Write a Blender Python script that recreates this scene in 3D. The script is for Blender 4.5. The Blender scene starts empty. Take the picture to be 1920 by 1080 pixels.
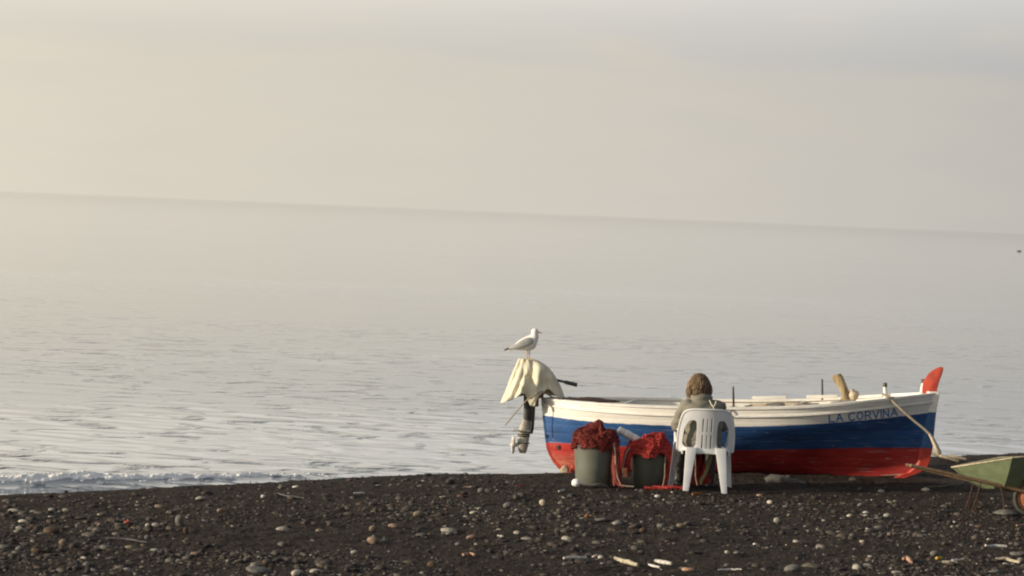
import bpy, bmesh, math, random
import numpy as np
from mathutils import Vector, Matrix, noise as mn

sc = bpy.context.scene
C = sc.collection
R = math.radians
random.seed(7)
rng = np.random.default_rng(11)

# ------------------------------------------------------------------ camera
CAM_H = 2.66
cam_d = bpy.data.cameras.new('camera')
cam = bpy.data.objects.new('camera', cam_d)
C.objects.link(cam)
cam_d.sensor_width = 36.0
cam_d.lens = 5320.0 * 36.0 / 1920.0
cam_d.clip_start = 0.5
cam_d.clip_end = 60000.0
PITCH = math.atan(141.9 / 5320.0)
ROLL = math.atan(80 / 1920.0)
cam.matrix_world = Matrix.Translation((0, 0, CAM_H)) @ Matrix.Rotation(math.pi / 2 - PITCH, 4, 'X') @ Matrix.Rotation(ROLL, 4, 'Z')
sc.camera = cam
cam_d.dof.use_dof = True
cam_d.dof.focus_distance = 28.6
cam_d.dof.aperture_fstop = 5.6

# ------------------------------------------------------------------ light
SUN_EL, SUN_AZ = 13.0, 13.0      # azimuth: degrees from due left (-X) towards the camera
az = R(SUN_AZ)
sun_dir = Vector((-math.cos(az) * math.cos(R(SUN_EL)), -math.sin(az) * math.cos(R(SUN_EL)), math.sin(R(SUN_EL))))
sd = bpy.data.lights.new('sun', 'SUN')
sd.energy = 4.7
sd.angle = R(0.9)
sd.color = (1.0, 0.84, 0.63)
so = bpy.data.objects.new('sun', sd)
C.objects.link(so)
so.rotation_euler = sun_dir.to_track_quat('Z', 'Y').to_euler()

w = bpy.data.worlds.new('World')
sc.world = w
w.use_nodes = True
nt = w.node_tree
nt.nodes.clear()
N = nt.nodes.new
def lk(a, b, t=None): (t or nt).links.new(a, b)
out = N('ShaderNodeOutputWorld'); bg = N('ShaderNodeBackground')
tc = N('ShaderNodeTexCoord'); sep = N('ShaderNodeSeparateXYZ')
lk(tc.outputs['Generated'], sep.inputs[0])
sky = N('ShaderNodeTexSky'); sky.sky_type = 'NISHITA'; sky.sun_disc = False
sky.sun_elevation = R(SUN_EL); sky.sun_rotation = R(-90 - SUN_AZ)
sky.dust_density = 3.0; sky.air_density = 1.0; sky.altitude = 0
skym = N('ShaderNodeVectorMath'); skym.operation = 'SCALE'; skym.inputs['Scale'].default_value = 0.09
lk(sky.outputs[0], skym.inputs[0])
def mr(src, a, b, c, d, smooth=False):
    n = N('ShaderNodeMapRange'); n.inputs[1].default_value = a; n.inputs[2].default_value = b
    n.inputs[3].default_value = c; n.inputs[4].default_value = d
    if smooth: n.interpolation_type = 'SMOOTHSTEP'
    lk(src, n.inputs[0]); return n.outputs[0]
def ramp(src, stops):
    n = N('ShaderNodeValToRGB'); e = n.color_ramp.elements; n.color_ramp.interpolation = 'B_SPLINE'
    while len(e) < len(stops): e.new(0.5)
    for el, (p, c) in zip(e, stops): el.position = p; el.color = (*c, 1)
    lk(src, n.inputs[0]); return n.outputs[0]
def mixc(f, a, b, mode='MIX'):
    n = N('ShaderNodeMix'); n.data_type = 'RGBA'; n.blend_type = mode
    if isinstance(f, (int, float)): n.inputs[0].default_value = f
    else: lk(f, n.inputs[0])
    for s, i in ((a, 6), (b, 7)):
        if isinstance(s, tuple): n.inputs[i].default_value = (*s, 1)
        else: lk(s, n.inputs[i])
    return n.outputs[2]
def mth(op, a, b=None, c=None):
    n = N('ShaderNodeMath'); n.operation = op
    for i, s in enumerate((a, b, c)):
        if s is None: continue
        if isinstance(s, (int, float)): n.inputs[i].default_value = s
        else: lk(s, n.inputs[i])
    return n.outputs[0]
# thin bright overcast: warm towards the sun on the left, grey to the right
xr = mr(sep.outputs['X'], -1, 1, 0, 1)
veil = ramp(xr, [(0.0, (1.25, 1.04, 0.82)), (0.30, (0.87, 0.785, 0.65)), (0.41, (0.665, 0.61, 0.505)), (0.50, (0.62, 0.58, 0.505)),
                 (0.59, (0.52, 0.49, 0.445)), (0.72, (0.32, 0.335, 0.35)), (1.0, (0.11, 0.125, 0.15))])
# higher cloud sheet with a soft lower edge, cooler on the right
nz = N('ShaderNodeTexNoise'); nz.inputs['Scale'].default_value = 3.0; nz.inputs['Detail'].default_value = 4.0
mp = N('ShaderNodeMapping'); mp.inputs['Scale'].default_value = (3.0, 3.0, 14.0)
lk(tc.outputs['Generated'], mp.inputs[0]); lk(mp.outputs[0], nz.inputs['Vector'])
edge = mth('ADD', sep.outputs['Z'], mth('MULTIPLY', mth('SUBTRACT', nz.outputs['Fac'], 0.5), 0.016))
sheet = mr(edge, 0.049, 0.057, 0, 1, True)
holes = mr(nz.outputs['Fac'], 0.52, 0.68, 1, 0, True)
sheet = mth('MULTIPLY', sheet, mth('MULTIPLY', holes, mr(sep.outputs['X'], -0.25, 0.15, 0.25, 0.85)))
cloudc = mixc(1.0, veil, (0.925, 0.96, 1.035), 'MULTIPLY')
mot = N('ShaderNodeTexNoise'); mot.inputs['Scale'].default_value = 7.0; mot.inputs['Detail'].default_value = 5.0; lk(mp.outputs[0], mot.inputs['Vector'])
veil2 = mixc(sheet, veil, cloudc)
veil2 = mixc(mr(mot.outputs['Fac'], 0.35, 0.65, 0, 0.45), veil2, mixc(1.0, veil2, (0.95, 0.965, 0.995), 'MULTIPLY'))
# brighter, thinner veil higher up and blue air overhead
up = mr(sep.outputs['Z'], 0.052, 0.12, 1.0, 1.62, True)
veil3 = mixc(1.0, veil2, mixc(0.0, (1, 1, 1), (1, 1, 1)), 'MULTIPLY')
vs = N('ShaderNodeVectorMath'); vs.operation = 'SCALE'; lk(veil3, vs.inputs[0]); lk(up, vs.inputs['Scale'])
back = mr(sep.outputs['Y'], -0.6, 0.3, 0.85, 1.0, True)
vb = N('ShaderNodeVectorMath'); vb.operation = 'SCALE'; lk(vs.outputs[0], vb.inputs[0]); lk(back, vb.inputs['Scale'])
open_ = mr(sep.outputs['Z'], 0.24, 0.62, 0.0, 0.8, True)
full = mixc(open_, vb.outputs[0], skym.outputs[0])
lk(full, bg.inputs['Color']); bg.inputs['Strength'].default_value = 1.0
lk(bg.outputs[0], out.inputs[0])

sc.view_settings.view_transform = 'Standard'
sc.view_settings.look = 'None'
sc.view_settings.exposure = 0.09
sc.view_settings.gamma = 1.0
sc.view_settings.use_curve_mapping = False
sc.render.engine = 'CYCLES'
sc.cycles.use_denoising = True
sc.cycles.filter_width = 2.1
sc.cycles.max_bounces = 6

# ------------------------------------------------------------------ materials
def material(name, col, col2=None, rough=0.6, scale=20.0, lo=0.4, hi=0.6, bump=0.0, bscale=60.0, spec=0.5, metal=0.0,
             stretch=(1, 1, 1), col3=None, s3=90.0, t3=0.66, coords='Object', sheen=0.0, bdist=0.01):
    m = bpy.data.materials.new(name); m.use_nodes = True
    t = m.node_tree; b = t.nodes['Principled BSDF']
    b.inputs['Roughness'].default_value = rough
    b.inputs['Metallic'].default_value = metal
    b.inputs['Specular IOR Level'].default_value = spec
    co = t.nodes.new('ShaderNodeTexCoord'); mpn = t.nodes.new('ShaderNodeMapping'); mpn.inputs['Scale'].default_value = stretch
    t.links.new(co.outputs[coords], mpn.inputs[0])
    col2 = col2 or tuple(c * 0.8 for c in col)
    n1 = t.nodes.new('ShaderNodeTexNoise'); n1.inputs['Scale'].default_value = scale; n1.inputs['Detail'].default_value = 5
    t.links.new(mpn.outputs[0], n1.inputs['Vector'])
    rp = t.nodes.new('ShaderNodeMapRange'); rp.inputs[1].default_value = lo; rp.inputs[2].default_value = hi
    t.links.new(n1.outputs['Fac'], rp.inputs[0])
    mx = t.nodes.new('ShaderNodeMix'); mx.data_type = 'RGBA'
    t.links.new(rp.outputs[0], mx.inputs[0]); mx.inputs[6].default_value = (*col, 1); mx.inputs[7].default_value = (*col2, 1)
    last = mx.outputs[2]
    if col3:
        n3 = t.nodes.new('ShaderNodeTexNoise'); n3.inputs['Scale'].default_value = s3; n3.inputs['Detail'].default_value = 6
        t.links.new(mpn.outputs[0], n3.inputs['Vector'])
        r3 = t.nodes.new('ShaderNodeMapRange'); r3.inputs[1].default_value = t3; r3.inputs[2].default_value = t3 + 0.04
        t.links.new(n3.outputs['Fac'], r3.inputs[0])
        m3 = t.nodes.new('ShaderNodeMix'); m3.data_type = 'RGBA'; t.links.new(r3.outputs[0], m3.inputs[0])
        t.links.new(last, m3.inputs[6]); m3.inputs[7].default_value = (*col3, 1); last = m3.outputs[2]
    t.links.new(last, b.inputs['Base Color'])
    if bump:
        nb = t.nodes.new('ShaderNodeTexNoise'); nb.inputs['Scale'].default_value = bscale; nb.inputs['Detail'].default_value = 6
        t.links.new(mpn.outputs[0], nb.inputs['Vector'])
        bm = t.nodes.new('ShaderNodeBump'); bm.inputs['Strength'].default_value = bump; bm.inputs['Distance'].default_value = bdist
        t.links.new(nb.outputs['Fac'], bm.inputs['Height']); t.links.new(bm.outputs[0], b.inputs['Normal'])
    return m

# ------------------------------------------------------------------ mesh helpers
class MB:
    def __init__(s): s.v = []; s.f = []; s.m = []
    def add(s, vs, fs, mi=0):
        o = len(s.v); s.v += [tuple(p) for p in vs]; s.f += [tuple(i + o for i in f) for f in fs]; s.m += [mi] * len(fs)
    def box(s, c, d, rot=None, mi=0, taper=(1, 1)):
        hx, hy, hz = d[0] / 2, d[1] / 2, d[2] / 2
        vs = []
        for z, k in ((-hz, taper[0]), (hz, taper[1])):
            for x, y in ((-hx, -hy), (hx, -hy), (hx, hy), (-hx, hy)): vs.append(Vector((x * k, y * k, z)))
        if rot is not None: vs = [rot @ p for p in vs]
        vs = [p + Vector(c) for p in vs]
        s.add(vs, [(3, 2, 1, 0), (4, 5, 6, 7), (0, 1, 5, 4), (1, 2, 6, 5), (2, 3, 7, 6), (3, 0, 4, 7)], mi)
    def prism(s, poly, thick, axes, mi=0):
        """poly of (a,b), extruded by thick; axes maps (a,b,t) to xyz"""
        n = len(poly)
        vs = [axes(a, b, -thick / 2) for a, b in poly] + [axes(a, b, thick / 2) for a, b in poly]
        fs = [tuple(reversed(range(n))), tuple(range(n, 2 * n))] + [(i, (i + 1) % n, (i + 1) % n + n, i + n) for i in range(n)]
        s.add(vs, fs, mi)
    def rings(s, rings, cap=True, closed=True, mi=0):
        n = len(rings[0]); o = []
        vs = [p for r in rings for p in r]; fs = []
        for i in range(len(rings) - 1):
            for j in range(n if closed else n - 1):
                k = (j + 1) % n
                fs.append((i * n + j, i * n + k, (i + 1) * n + k, (i + 1) * n + j))
        if cap and closed:
            fs.append(tuple(reversed(range(n)))); fs.append(tuple(range((len(rings) - 1) * n, len(rings) * n)))
        s.add(vs, fs, mi)
    def tube(s, pts, r, n=8, mi=0, flat=1.0):
        pts = [Vector(p) for p in pts]
        rs = r if isinstance(r, (list, tuple)) else [r] * len(pts)
        up = Vector((0, 0, 1)); rg = []
        prev = None
        for i, p in enumerate(pts):
            t = (pts[min(i + 1, len(pts) - 1)] - pts[max(i - 1, 0)]).normalized()
            if prev is None:
                a = t.cross(up if abs(t.z) < 0.9 else Vector((1, 0, 0))).normalized()
            else:
                a = (prev - t * prev.dot(t)).normalized()
            prev = a; b = t.cross(a)
            rg.append([p + (a * math.cos(q) + b * math.sin(q) * flat) * rs[i] for q in [2 * math.pi * k / n for k in range(n)]])
        s.rings(rg, mi=mi)
    def ell(s, c, r, n=16, m=10, rot=None, mi=0, fn=None):
        rg = []
        for i in range(m + 1):
            ph = -math.pi / 2 + math.pi * (i + (0.02 if i == 0 else -0.02 if i == m else 0)) / m
            ring = []
            for j in range(n):
                th = 2 * math.pi * j / n
                p = Vector((r[0] * math.cos(ph) * math.cos(th), r[1] * math.cos(ph) * math.sin(th), r[2] * math.sin(ph)))
                if fn: p = fn(p)
                if rot is not None: p = rot @ p
                ring.append(p + Vector(c))
            rg.append(ring)
        s.rings(rg, mi=mi)
    def build(s, name, mats, parent=None, smooth=True, bevel=0.0, sub=0, angle=40):
        me = bpy.data.meshes.new(name)
        me.from_pydata(s.v, [], s.f)
        for m in (mats if isinstance(mats, list) else [mats]): me.materials.append(m)
        me.polygons.foreach_set('material_index', s.m)
        me.validate(); me.update()
        bm = bmesh.new(); bm.from_mesh(me); bmesh.ops.recalc_face_normals(bm, faces=bm.faces)
        if bevel:
            es = [e for e in bm.edges if len(e.link_faces) == 2 and e.calc_face_angle(0) > R(35)]
            bmesh.ops.bevel(bm, geom=es, offset=bevel, segments=2, affect='EDGES', profile=0.6)
        bm.to_mesh(me); bm.free()
        if smooth:
            me.polygons.foreach_set('use_smooth', [True] * len(me.polygons))
            try: me.set_sharp_from_angle(angle=R(angle))
            except Exception: pass
        o = bpy.data.objects.new(name, me); C.objects.link(o)
        if parent: o.parent = parent
        return o

def remesh(o, voxel, smooth=4, disp=None):
    """melt the pieces of one mesh into one continuous skin"""
    md = o.modifiers.new('r', 'REMESH'); md.mode = 'VOXEL'; md.voxel_size = voxel; md.use_smooth_shade = True
    ms = o.modifiers.new('s', 'SMOOTH'); ms.iterations = smooth; ms.factor = 0.5
    dg = bpy.context.evaluated_depsgraph_get(); dg.update()
    me = bpy.data.meshes.new_from_object(o.evaluated_get(dg))
    old = o.data
    o.modifiers.clear(); o.data = me; bpy.data.meshes.remove(old)
    if disp:
        for v in me.vertices: v.co += disp(v.co, v.normal)
    me.polygons.foreach_set('use_smooth', [True] * len(me.polygons))
    return o

def tag(o, label, cat, group=None, kind=None):
    o['label'] = label
    if cat: o['category'] = cat
    if group: o['group'] = group
    if kind: o['kind'] = kind
    return o
def thing(name, label, cat, loc, rz=0, group=None):
    o = bpy.data.objects.new(name, None); C.objects.link(o); o.empty_display_size = 0.1
    o.location = loc; o.rotation_euler = (0, 0, rz)
    return tag(o, label, cat, group)
def nv(p, s, a): return mn.noise_vector(Vector(p) * s) * a

# ------------------------------------------------------------------ numpy noise
def vnoise(x, y, seed=0):
    xi = np.floor(x).astype(np.int64); yi = np.floor(y).astype(np.int64)
    fx = x - xi; fy = y - yi; fx = fx * fx * (3 - 2 * fx); fy = fy * fy * (3 - 2 * fy)
    def h(a, b):
        n = (a * 374761393 + b * 668265263 + seed * 974634777) & 0x7fffffff
        n = ((n ^ (n >> 13)) * 1274126177) & 0x7fffffff
        return ((n ^ (n >> 16)) & 0xffff) / 65535.0
    return (h(xi, yi) * (1 - fx) + h(xi + 1, yi) * fx) * (1 - fy) + (h(xi, yi + 1) * (1 - fx) + h(xi + 1, yi + 1) * fx) * fy
def fbm(x, y, o=4, seed=0):
    r = 0; a = 0.5
    for i in range(o): r = r + a * vnoise(x * 2 ** i + 17 * i, y * 2 ** i - 9 * i, seed + i); a *= 0.5
    return r

# ------------------------------------------------------------------ the beach
SEA_Z = -0.45
CX = [-90, -14.0, -7.71, -5.63, -4.49, -3.21, -2.06, -0.63, 0.53, 2.2, 5.04, 6.21, 11.79, 90]
CY = [-40, 18.0, 22.23, 24.05, 25.26, 26.5, 27.69, 29.07, 29.72, 31.28, 32.96, 33.95, 37.95, 88]
def gz(x, y):
    d = y - np.interp(x, CX, CY)
    t = np.clip((y - 27.8) / 1.6, 0, 1)
    rise = 0.022 * np.clip(x - 1.8, 0, 3.6) * t * t * (3 - 2 * t) * np.exp(-np.maximum(d, 0))     # the beach climbs gently to the right
    return np.where(d < 0, -0.05 * np.exp(np.minimum(d, 0) / 1.5), -0.05 - 0.15 * d) + rise
def gzn(x, y):
    z = gz(x, y)
    big = (fbm(x * 0.9, y * 0.7, 3, 5) - 0.44) * 0.06 + (fbm(x * 1.3 + y * .3, y * 3.2, 2, 77) - 0.37) * 0.035
    mid = (fbm(x * 6, y * 5, 3, 9) - 0.44) * 0.032
    fine = (fbm(x * 32, y * 24, 3, 21) - 0.44) * 0.026
    d = y - np.interp(x, CX, CY)
    k = np.clip((0.6 - d) / 1.0, 0.25, 1)
    return z + (big + mid + fine) * k
def gzf(x, y): return float(gzn(np.array([float(x)]), np.array([float(y)]))[0])

def fan(name, ang, rad, zf, m):
    A, Rr = np.meshgrid(ang, rad)
    X = Rr * np.sin(A); Y = Rr * np.cos(A); Z = zf(X, Y, Rr)
    nr, na = X.shape
    co = np.stack([X, Y, Z], -1).reshape(-1, 3).astype(np.float32)
    i = np.arange(nr - 1)[:, None] * na + np.arange(na - 1)[None, :]
    q = np.stack([i, i + 1, i + na + 1, i + na], -1).reshape(-1, 4)
    return npmesh(name, co, q[:, ::-1], m)
def npmesh(name, co, faces, m, attrs=None):
    me = bpy.data.meshes.new(name); k = faces.shape[1]
    me.vertices.add(len(co)); me.vertices.foreach_set('co', co.ravel())
    me.loops.add(faces.size); me.loops.foreach_set('vertex_index', faces.ravel().astype(np.int32))
    me.polygons.add(len(faces)); me.polygons.foreach_set('loop_start', np.arange(0, faces.size, k, dtype=np.int32))
    me.polygons.foreach_set('use_smooth', np.ones(len(faces), dtype=bool))
    me.update(calc_edges=True); me.validate()
    for an, dat in (attrs or {}).items():
        a = me.attributes.new(an, 'FLOAT_COLOR', 'POINT'); a.data.foreach_set('color', dat.astype(np.float32).ravel())
    me.materials.append(m)
    o = bpy.data.objects.new(name, me); C.objects.link(o); return o

sand = material('volcanic_sand', (0.034, 0.0250, 0.0205), (0.018, 0.0142, 0.0122), rough=0.92, scale=5, lo=0.35, hi=0.65,
                bump=0.9, bscale=70, spec=0.15, col3=(0.075, 0.06, 0.05), s3=52, t3=0.585, bdist=0.02)
ang = np.radians(np.concatenate([np.linspace(-175, -15, 30), np.linspace(-14.5, 14.5, 720), np.linspace(15, 175, 30)]))
rad = np.concatenate([np.linspace(0.3, 17, 20), 1 / np.linspace(1 / 17.3, 1 / 41, 620), np.linspace(42, 120, 20)])
beach = fan('beach_ground', ang, rad, lambda x, y, r: np.maximum(gzn(x, y), -2.5), sand)
beach['kind'] = 'structure'

# ------------------------------------------------------------------ the sea
wm = bpy.data.materials.new('sea_water'); wm.use_nodes = True
t = wm.node_tree; b = t.nodes['Principled BSDF']
b.inputs['Base Color'].default_value = (0.215, 0.245, 0.29, 1); b.inputs['Roughness'].default_value = 0.035; b.inputs['IOR'].default_value = 1.45
geo = t.nodes.new('ShaderNodeNewGeometry')
def wn(scale, st, det):
    mpp = t.nodes.new('ShaderNodeMapping'); mpp.inputs['Scale'].default_value = st
    n = t.nodes.new('ShaderNodeTexNoise'); n.inputs['Scale'].default_value = scale; n.inputs['Detail'].default_value = det
    n.inputs['Distortion'].default_value = 0.6
    t.links.new(geo.outputs['Position'], mpp.inputs[0]); t.links.new(mpp.outputs[0], n.inputs['Vector']); return n.outputs['Fac']
n1 = wn(1.9, (0.8, 1.0, 1), 4); n2 = wn(0.35, (0.5, 1.0, 1), 2); patch = wn(0.055, (0.6, 1.2, 1), 3)
bp1 = t.nodes.new('ShaderNodeBump'); bp1.inputs['Distance'].default_value = 0.17
pr = t.nodes.new('ShaderNodeMapRange'); pr.inputs[1].default_value = 0.40; pr.inputs[2].default_value = 0.62; pr.inputs[3].default_value = 0.6; pr.inputs[4].default_value = 0.9
t.links.new(patch, pr.inputs[0])
sy = t.nodes.new('ShaderNodeSeparateXYZ'); t.links.new(geo.outputs['Position'], sy.inputs[0])
dr = t.nodes.new('ShaderNodeMapRange'); dr.inputs[1].default_value = 34; dr.inputs[2].default_value = 120; dr.inputs[3].default_value = 1.0; dr.inputs[4].default_value = 0.05     # ripples die out offshore
t.links.new(sy.outputs['Y'], dr.inputs[0])
pm = t.nodes.new('ShaderNodeMath'); pm.operation = 'MULTIPLY'; t.links.new(pr.outputs[0], pm.inputs[0]); t.links.new(dr.outputs[0], pm.inputs[1]); t.links.new(pm.outputs[0], bp1.inputs['Strength'])
pa = t.nodes.new('ShaderNodeMath'); pa.operation = 'MULTIPLY_ADD'; pa.inputs[1].default_value = 0.55; t.links.new(patch, pa.inputs[0]); t.links.new(n1, pa.inputs[2])
cr = t.nodes.new('ShaderNodeMapRange'); cr.interpolation_type = 'SMOOTHSTEP'; cr.inputs[1].default_value = 0.83; cr.inputs[2].default_value = 1.06; t.links.new(pa.outputs[0], cr.inputs[0]); t.links.new(cr.outputs[0], bp1.inputs['Height'])
bp2 = t.nodes.new('ShaderNodeBump'); bp2.inputs['Strength'].default_value = 0.04; bp2.inputs['Distance'].default_value = 0.2
t.links.new(n2, bp2.inputs['Height']); t.links.new(bp1.outputs[0], bp2.inputs['Normal']); t.links.new(bp2.outputs[0], b.inputs['Normal'])

waves = []
for i in range(34):
    lam = 0.26 * (1.075 ** i) if i < 24 else random.uniform(0.28, 0.6)
    a = random.gauss(0, 0.38) + (0.35)
    k = 2 * math.pi / lam
    waves.append((k * math.sin(a), k * math.cos(a), lam, random.uniform(0, 6.28)))
BX = [-30, -7.4, -5.37, -3.78, -2.40, -0.6, 0.9, 2.6, 6.0, 7.4, 60]
BY = [12, 28.3, 30.0, 31.05, 32.2, 33.1, 33.9, 35.4, 38.2, 39.4, 75]
def sea(x, y, r):
    z = np.zeros_like(x)
    sp = r * r / (3.11 * 5320) * 1.0
    pt = np.clip((vnoise(x * 0.10, y * 0.16, 3) * 0.65 + vnoise(x * 0.3, y * 0.5, 4) * 0.35 - 0.28) * 2.6, 0.12, 1.5)
    for kx, ky, lam, ph in waves:
        fade = np.clip(lam / (sp * 3.0) - 1, 0, 1)
        z += fade * 0.0010 * lam ** 0.6 * np.sin(kx * x + ky * y + ph + 2.2 * vnoise(x * 0.35 / lam, y * 0.35 / lam, int(ph * 100)))
    near = np.clip((55 - r) / 20, 0, 1) * 0.35 + 1
    z = z * pt * near
    d = y - np.interp(x, BX, BY)                        # little breaker running up the shore
    hgt = np.interp(x, [-8, -5, -3.4, -1.5, 1, 5, 7], [0.11, 0.10, 0.07, 0.03, 0.02, 0.03, 0.05])
    z += hgt * np.exp(-(np.where(d > 0, d * 1.8, d * 3)) ** 2) * (0.7 + 0.6 * vnoise(x * 2.2, y * 0.2, 8))
    return SEA_Z + z
ang = np.radians(np.concatenate([np.linspace(-85, -17, 60), np.linspace(-16.5, 16.5, 640), np.linspace(17, 85, 60)]))
rad = 1 / np.concatenate([np.linspace(1 / 19, 1 / 26, 20), np.linspace(1 / 26.2, 1 / 160, 640), np.linspace(1 / 165, 1 / 28000, 60)])
water = fan('sea_water', ang, rad, sea, wm)
water['kind'] = 'structure'

# foam on the breaker: a lumpy strip lying on the water
foamm = material('sea_foam', (0.95, 0.94, 0.92), (0.88, 0.88, 0.87), rough=0.9, scale=10, bump=0.5, bscale=70)
NXF, NYF = 3000, 26
xf = np.linspace(-11, 11, NXF)
uf = np.linspace(-0.42, 0.16, NYF)
XF, UF = np.meshgrid(xf, uf, indexing='ij')
wgt = np.interp(XF, [-9, -4.6, -3.6, -2.2, -0.5, 1.5, 4, 6.5, 9], [1, 1, 0.9, 0.62, 0.38, 0.3, 0.5, 0.7, 0.7])
YF = np.interp(XF, BX, BY) + UF + 0.10 * (vnoise(XF * 1.7, XF * 0, 31) - .5)
nf_ = fbm(XF * 9, UF * 14, 4, 61); n2_ = vnoise(XF * 1.1, UF * 0 + 3, 62); n3_ = fbm(XF * 42, UF * 60, 2, 63)
ridge = np.exp(-((UF + 0.13) / 0.17) ** 2)
ZF = sea(XF, YF, np.full_like(XF, 30.0)) + 0.062 * wgt * ridge * (0.55 + 0.7 * nf_) * (0.55 + 0.6 * n2_) - 0.030 - 0.02 * (1 - wgt) + 0.04 * (nf_ - 0.45) + 0.024 * (n3_ - 0.4)
i_ = np.arange(NXF - 1)[:, None] * NYF + np.arange(NYF - 1)[None, :]
qf = np.stack([i_, i_ + NYF, i_ + NYF + 1, i_ + 1], -1).reshape(-1, 4)
foam = npmesh('sea_foam', np.stack([XF, YF, ZF], -1).reshape(-1, 3).astype(np.float32), qf, foamm)
tag(foam, 'line of white foam where a small wave breaks along the shore', None, kind='stuff')

# ------------------------------------------------------------------ gravel (uncountable) and single stones
gm = bpy.data.materials.new('gravel'); gm.use_nodes = True
t = gm.node_tree; b = t.nodes['Principled BSDF']; b.inputs['Roughness'].default_value = 0.75; b.inputs['Specular IOR Level'].default_value = 0.3
at = t.nodes.new('ShaderNodeAttribute'); at.attribute_name = 'tone'
ng = t.nodes.new('ShaderNodeTexNoise'); ng.inputs['Scale'].default_value = 60; ng.inputs['Detail'].default_value = 4
mg = t.nodes.new('ShaderNodeMix'); mg.data_type = 'RGBA'; mg.blend_type = 'MULTIPLY'; mg.inputs[0].default_value = 0.5
rg_ = t.nodes.new('ShaderNodeMapRange'); rg_.inputs[1].default_value = 0.3; rg_.inputs[2].default_value = 0.7; rg_.inputs[3].default_value = 0.4; rg_.inputs[4].default_value = 1.3
cb = t.nodes.new('ShaderNodeCombineColor')
t.links.new(ng.outputs['Fac'], rg_.inputs[0])
for i in range(3): t.links.new(rg_.outputs[0], cb.inputs[i])
t.links.new(at.outputs['Color'], mg.inputs[6]); t.links.new(cb.outputs[0], mg.inputs[7]); t.links.new(mg.outputs[2], b.inputs['Base Color'])

def ico(k):
    bm = bmesh.new(); bmesh.ops.create_icosphere(bm, subdivisions=k, radius=1)
    r = np.array([v.co for v in bm.verts]), np.array([[v.index for v in f.verts] for f in bm.faces]); bm.free(); return r
TONES = np.array([(0.035, 0.029, 0.026), (0.05, 0.042, 0.036), (0.07, 0.062, 0.055), (0.10, 0.09, 0.078), (0.15, 0.14, 0.125), (0.21, 0.19, 0.165),
                  (0.085, 0.066, 0.05), (0.10, 0.055, 0.042), (0.32, 0.29, 0.25), (0.50, 0.45, 0.38)])
TW = np.array([.38, .26, .14, .07, .035, .02, .06, .010, .014, .005]); TW = TW / TW.sum()
n = 120000
a_ = np.radians(rng.uniform(-14, 14, n)); r_ = 1 / rng.uniform(1 / 36, 1 / 17.8, n)
px = r_ * np.sin(a_); py = r_ * np.cos(a_)
dcr = py - np.interp(px, CX, CY)
dens = 0.25 + 0.75 * np.clip((-dcr - 1.0) / 3.5, 0, 1)
dens *= np.clip(0.15 + 2.6 * (fbm(px * 0.55, py * 0.9, 3, 44) - 0.28), 0.08, 1.3)
near_boat = np.clip((py - 26.6) / 1.5, 0, 1) * (px > 0.2)
dens *= (1 - 0.8 * near_boat) * 0.85
keep = (rng.uniform(0, 1, n) < dens) & (dcr < 0.6)
px, py, dcr = px[keep], py[keep], dcr[keep]; n = len(px)
sz = np.exp(rng.normal(math.log(0.0066), 0.68, n)); sz = np.clip(sz, 0.003, 0.036)
zz = gzn(px, py)
def stones(px, py, zz, sz, tones, lod, sink=0.25):
    ICO, ICOF = ico(lod)
    n = len(px)
    ax = np.stack([rng.uniform(0.9, 1.8, n), rng.uniform(0.7, 1.2, n), rng.uniform(0.38, 0.8, n)], -1) * sz[:, None]
    th = rng.uniform(0, 2 * math.pi, n)
    P = ICO[None] * ax[:, None, :]
    P = P * (1 + 0.16 * np.sin(ICO[None] * rng.uniform(1.5, 4, (n, 1, 3)) + rng.uniform(0, 6, (n, 1, 3))))
    tl = rng.normal(0, 0.22, n)[:, None]
    P = np.stack([P[..., 0], P[..., 1] * np.cos(tl) - P[..., 2] * np.sin(tl), P[..., 1] * np.sin(tl) + P[..., 2] * np.cos(tl)], -1)
    c, s = np.cos(th)[:, None], np.sin(th)[:, None]
    Q = np.stack([P[..., 0] * c - P[..., 1] * s + px[:, None], P[..., 0] * s + P[..., 1] * c + py[:, None], P[..., 2] + (zz + ax[:, 2] * (1 - 2 * sink))[:, None]], -1)
    F = ICOF[None] + (np.arange(n) * len(ICO))[:, None, None]
    T = np.repeat(np.concatenate([tones, np.ones((n, 1))], 1), len(ICO), 0)
    return Q.reshape(-1, 3).astype(np.float32), F.reshape(-1, 3), T
tn = TONES[rng.choice(len(TONES), n, p=TW)] * rng.uniform(0.75, 1.3, (n, 1))
bg_ = sz > 0.0095
parts = [stones(px[k], py[k], zz[k], sz[k], tn[k], l, 0.38) for k, l in ((bg_, 2), (~bg_, 1))]
Q = np.concatenate([parts[0][0], parts[1][0]]); F_ = np.concatenate([parts[0][1], parts[1][1] + len(parts[0][0])]); T_ = np.concatenate([parts[0][2], parts[1][2]])
grav = npmesh('gravel', Q, F_, gm, {'tone': T_})
tag(grav, 'countless small grey and brown pebbles strewn over black sand', None, kind='stuff')
print('gravel', n)

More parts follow.
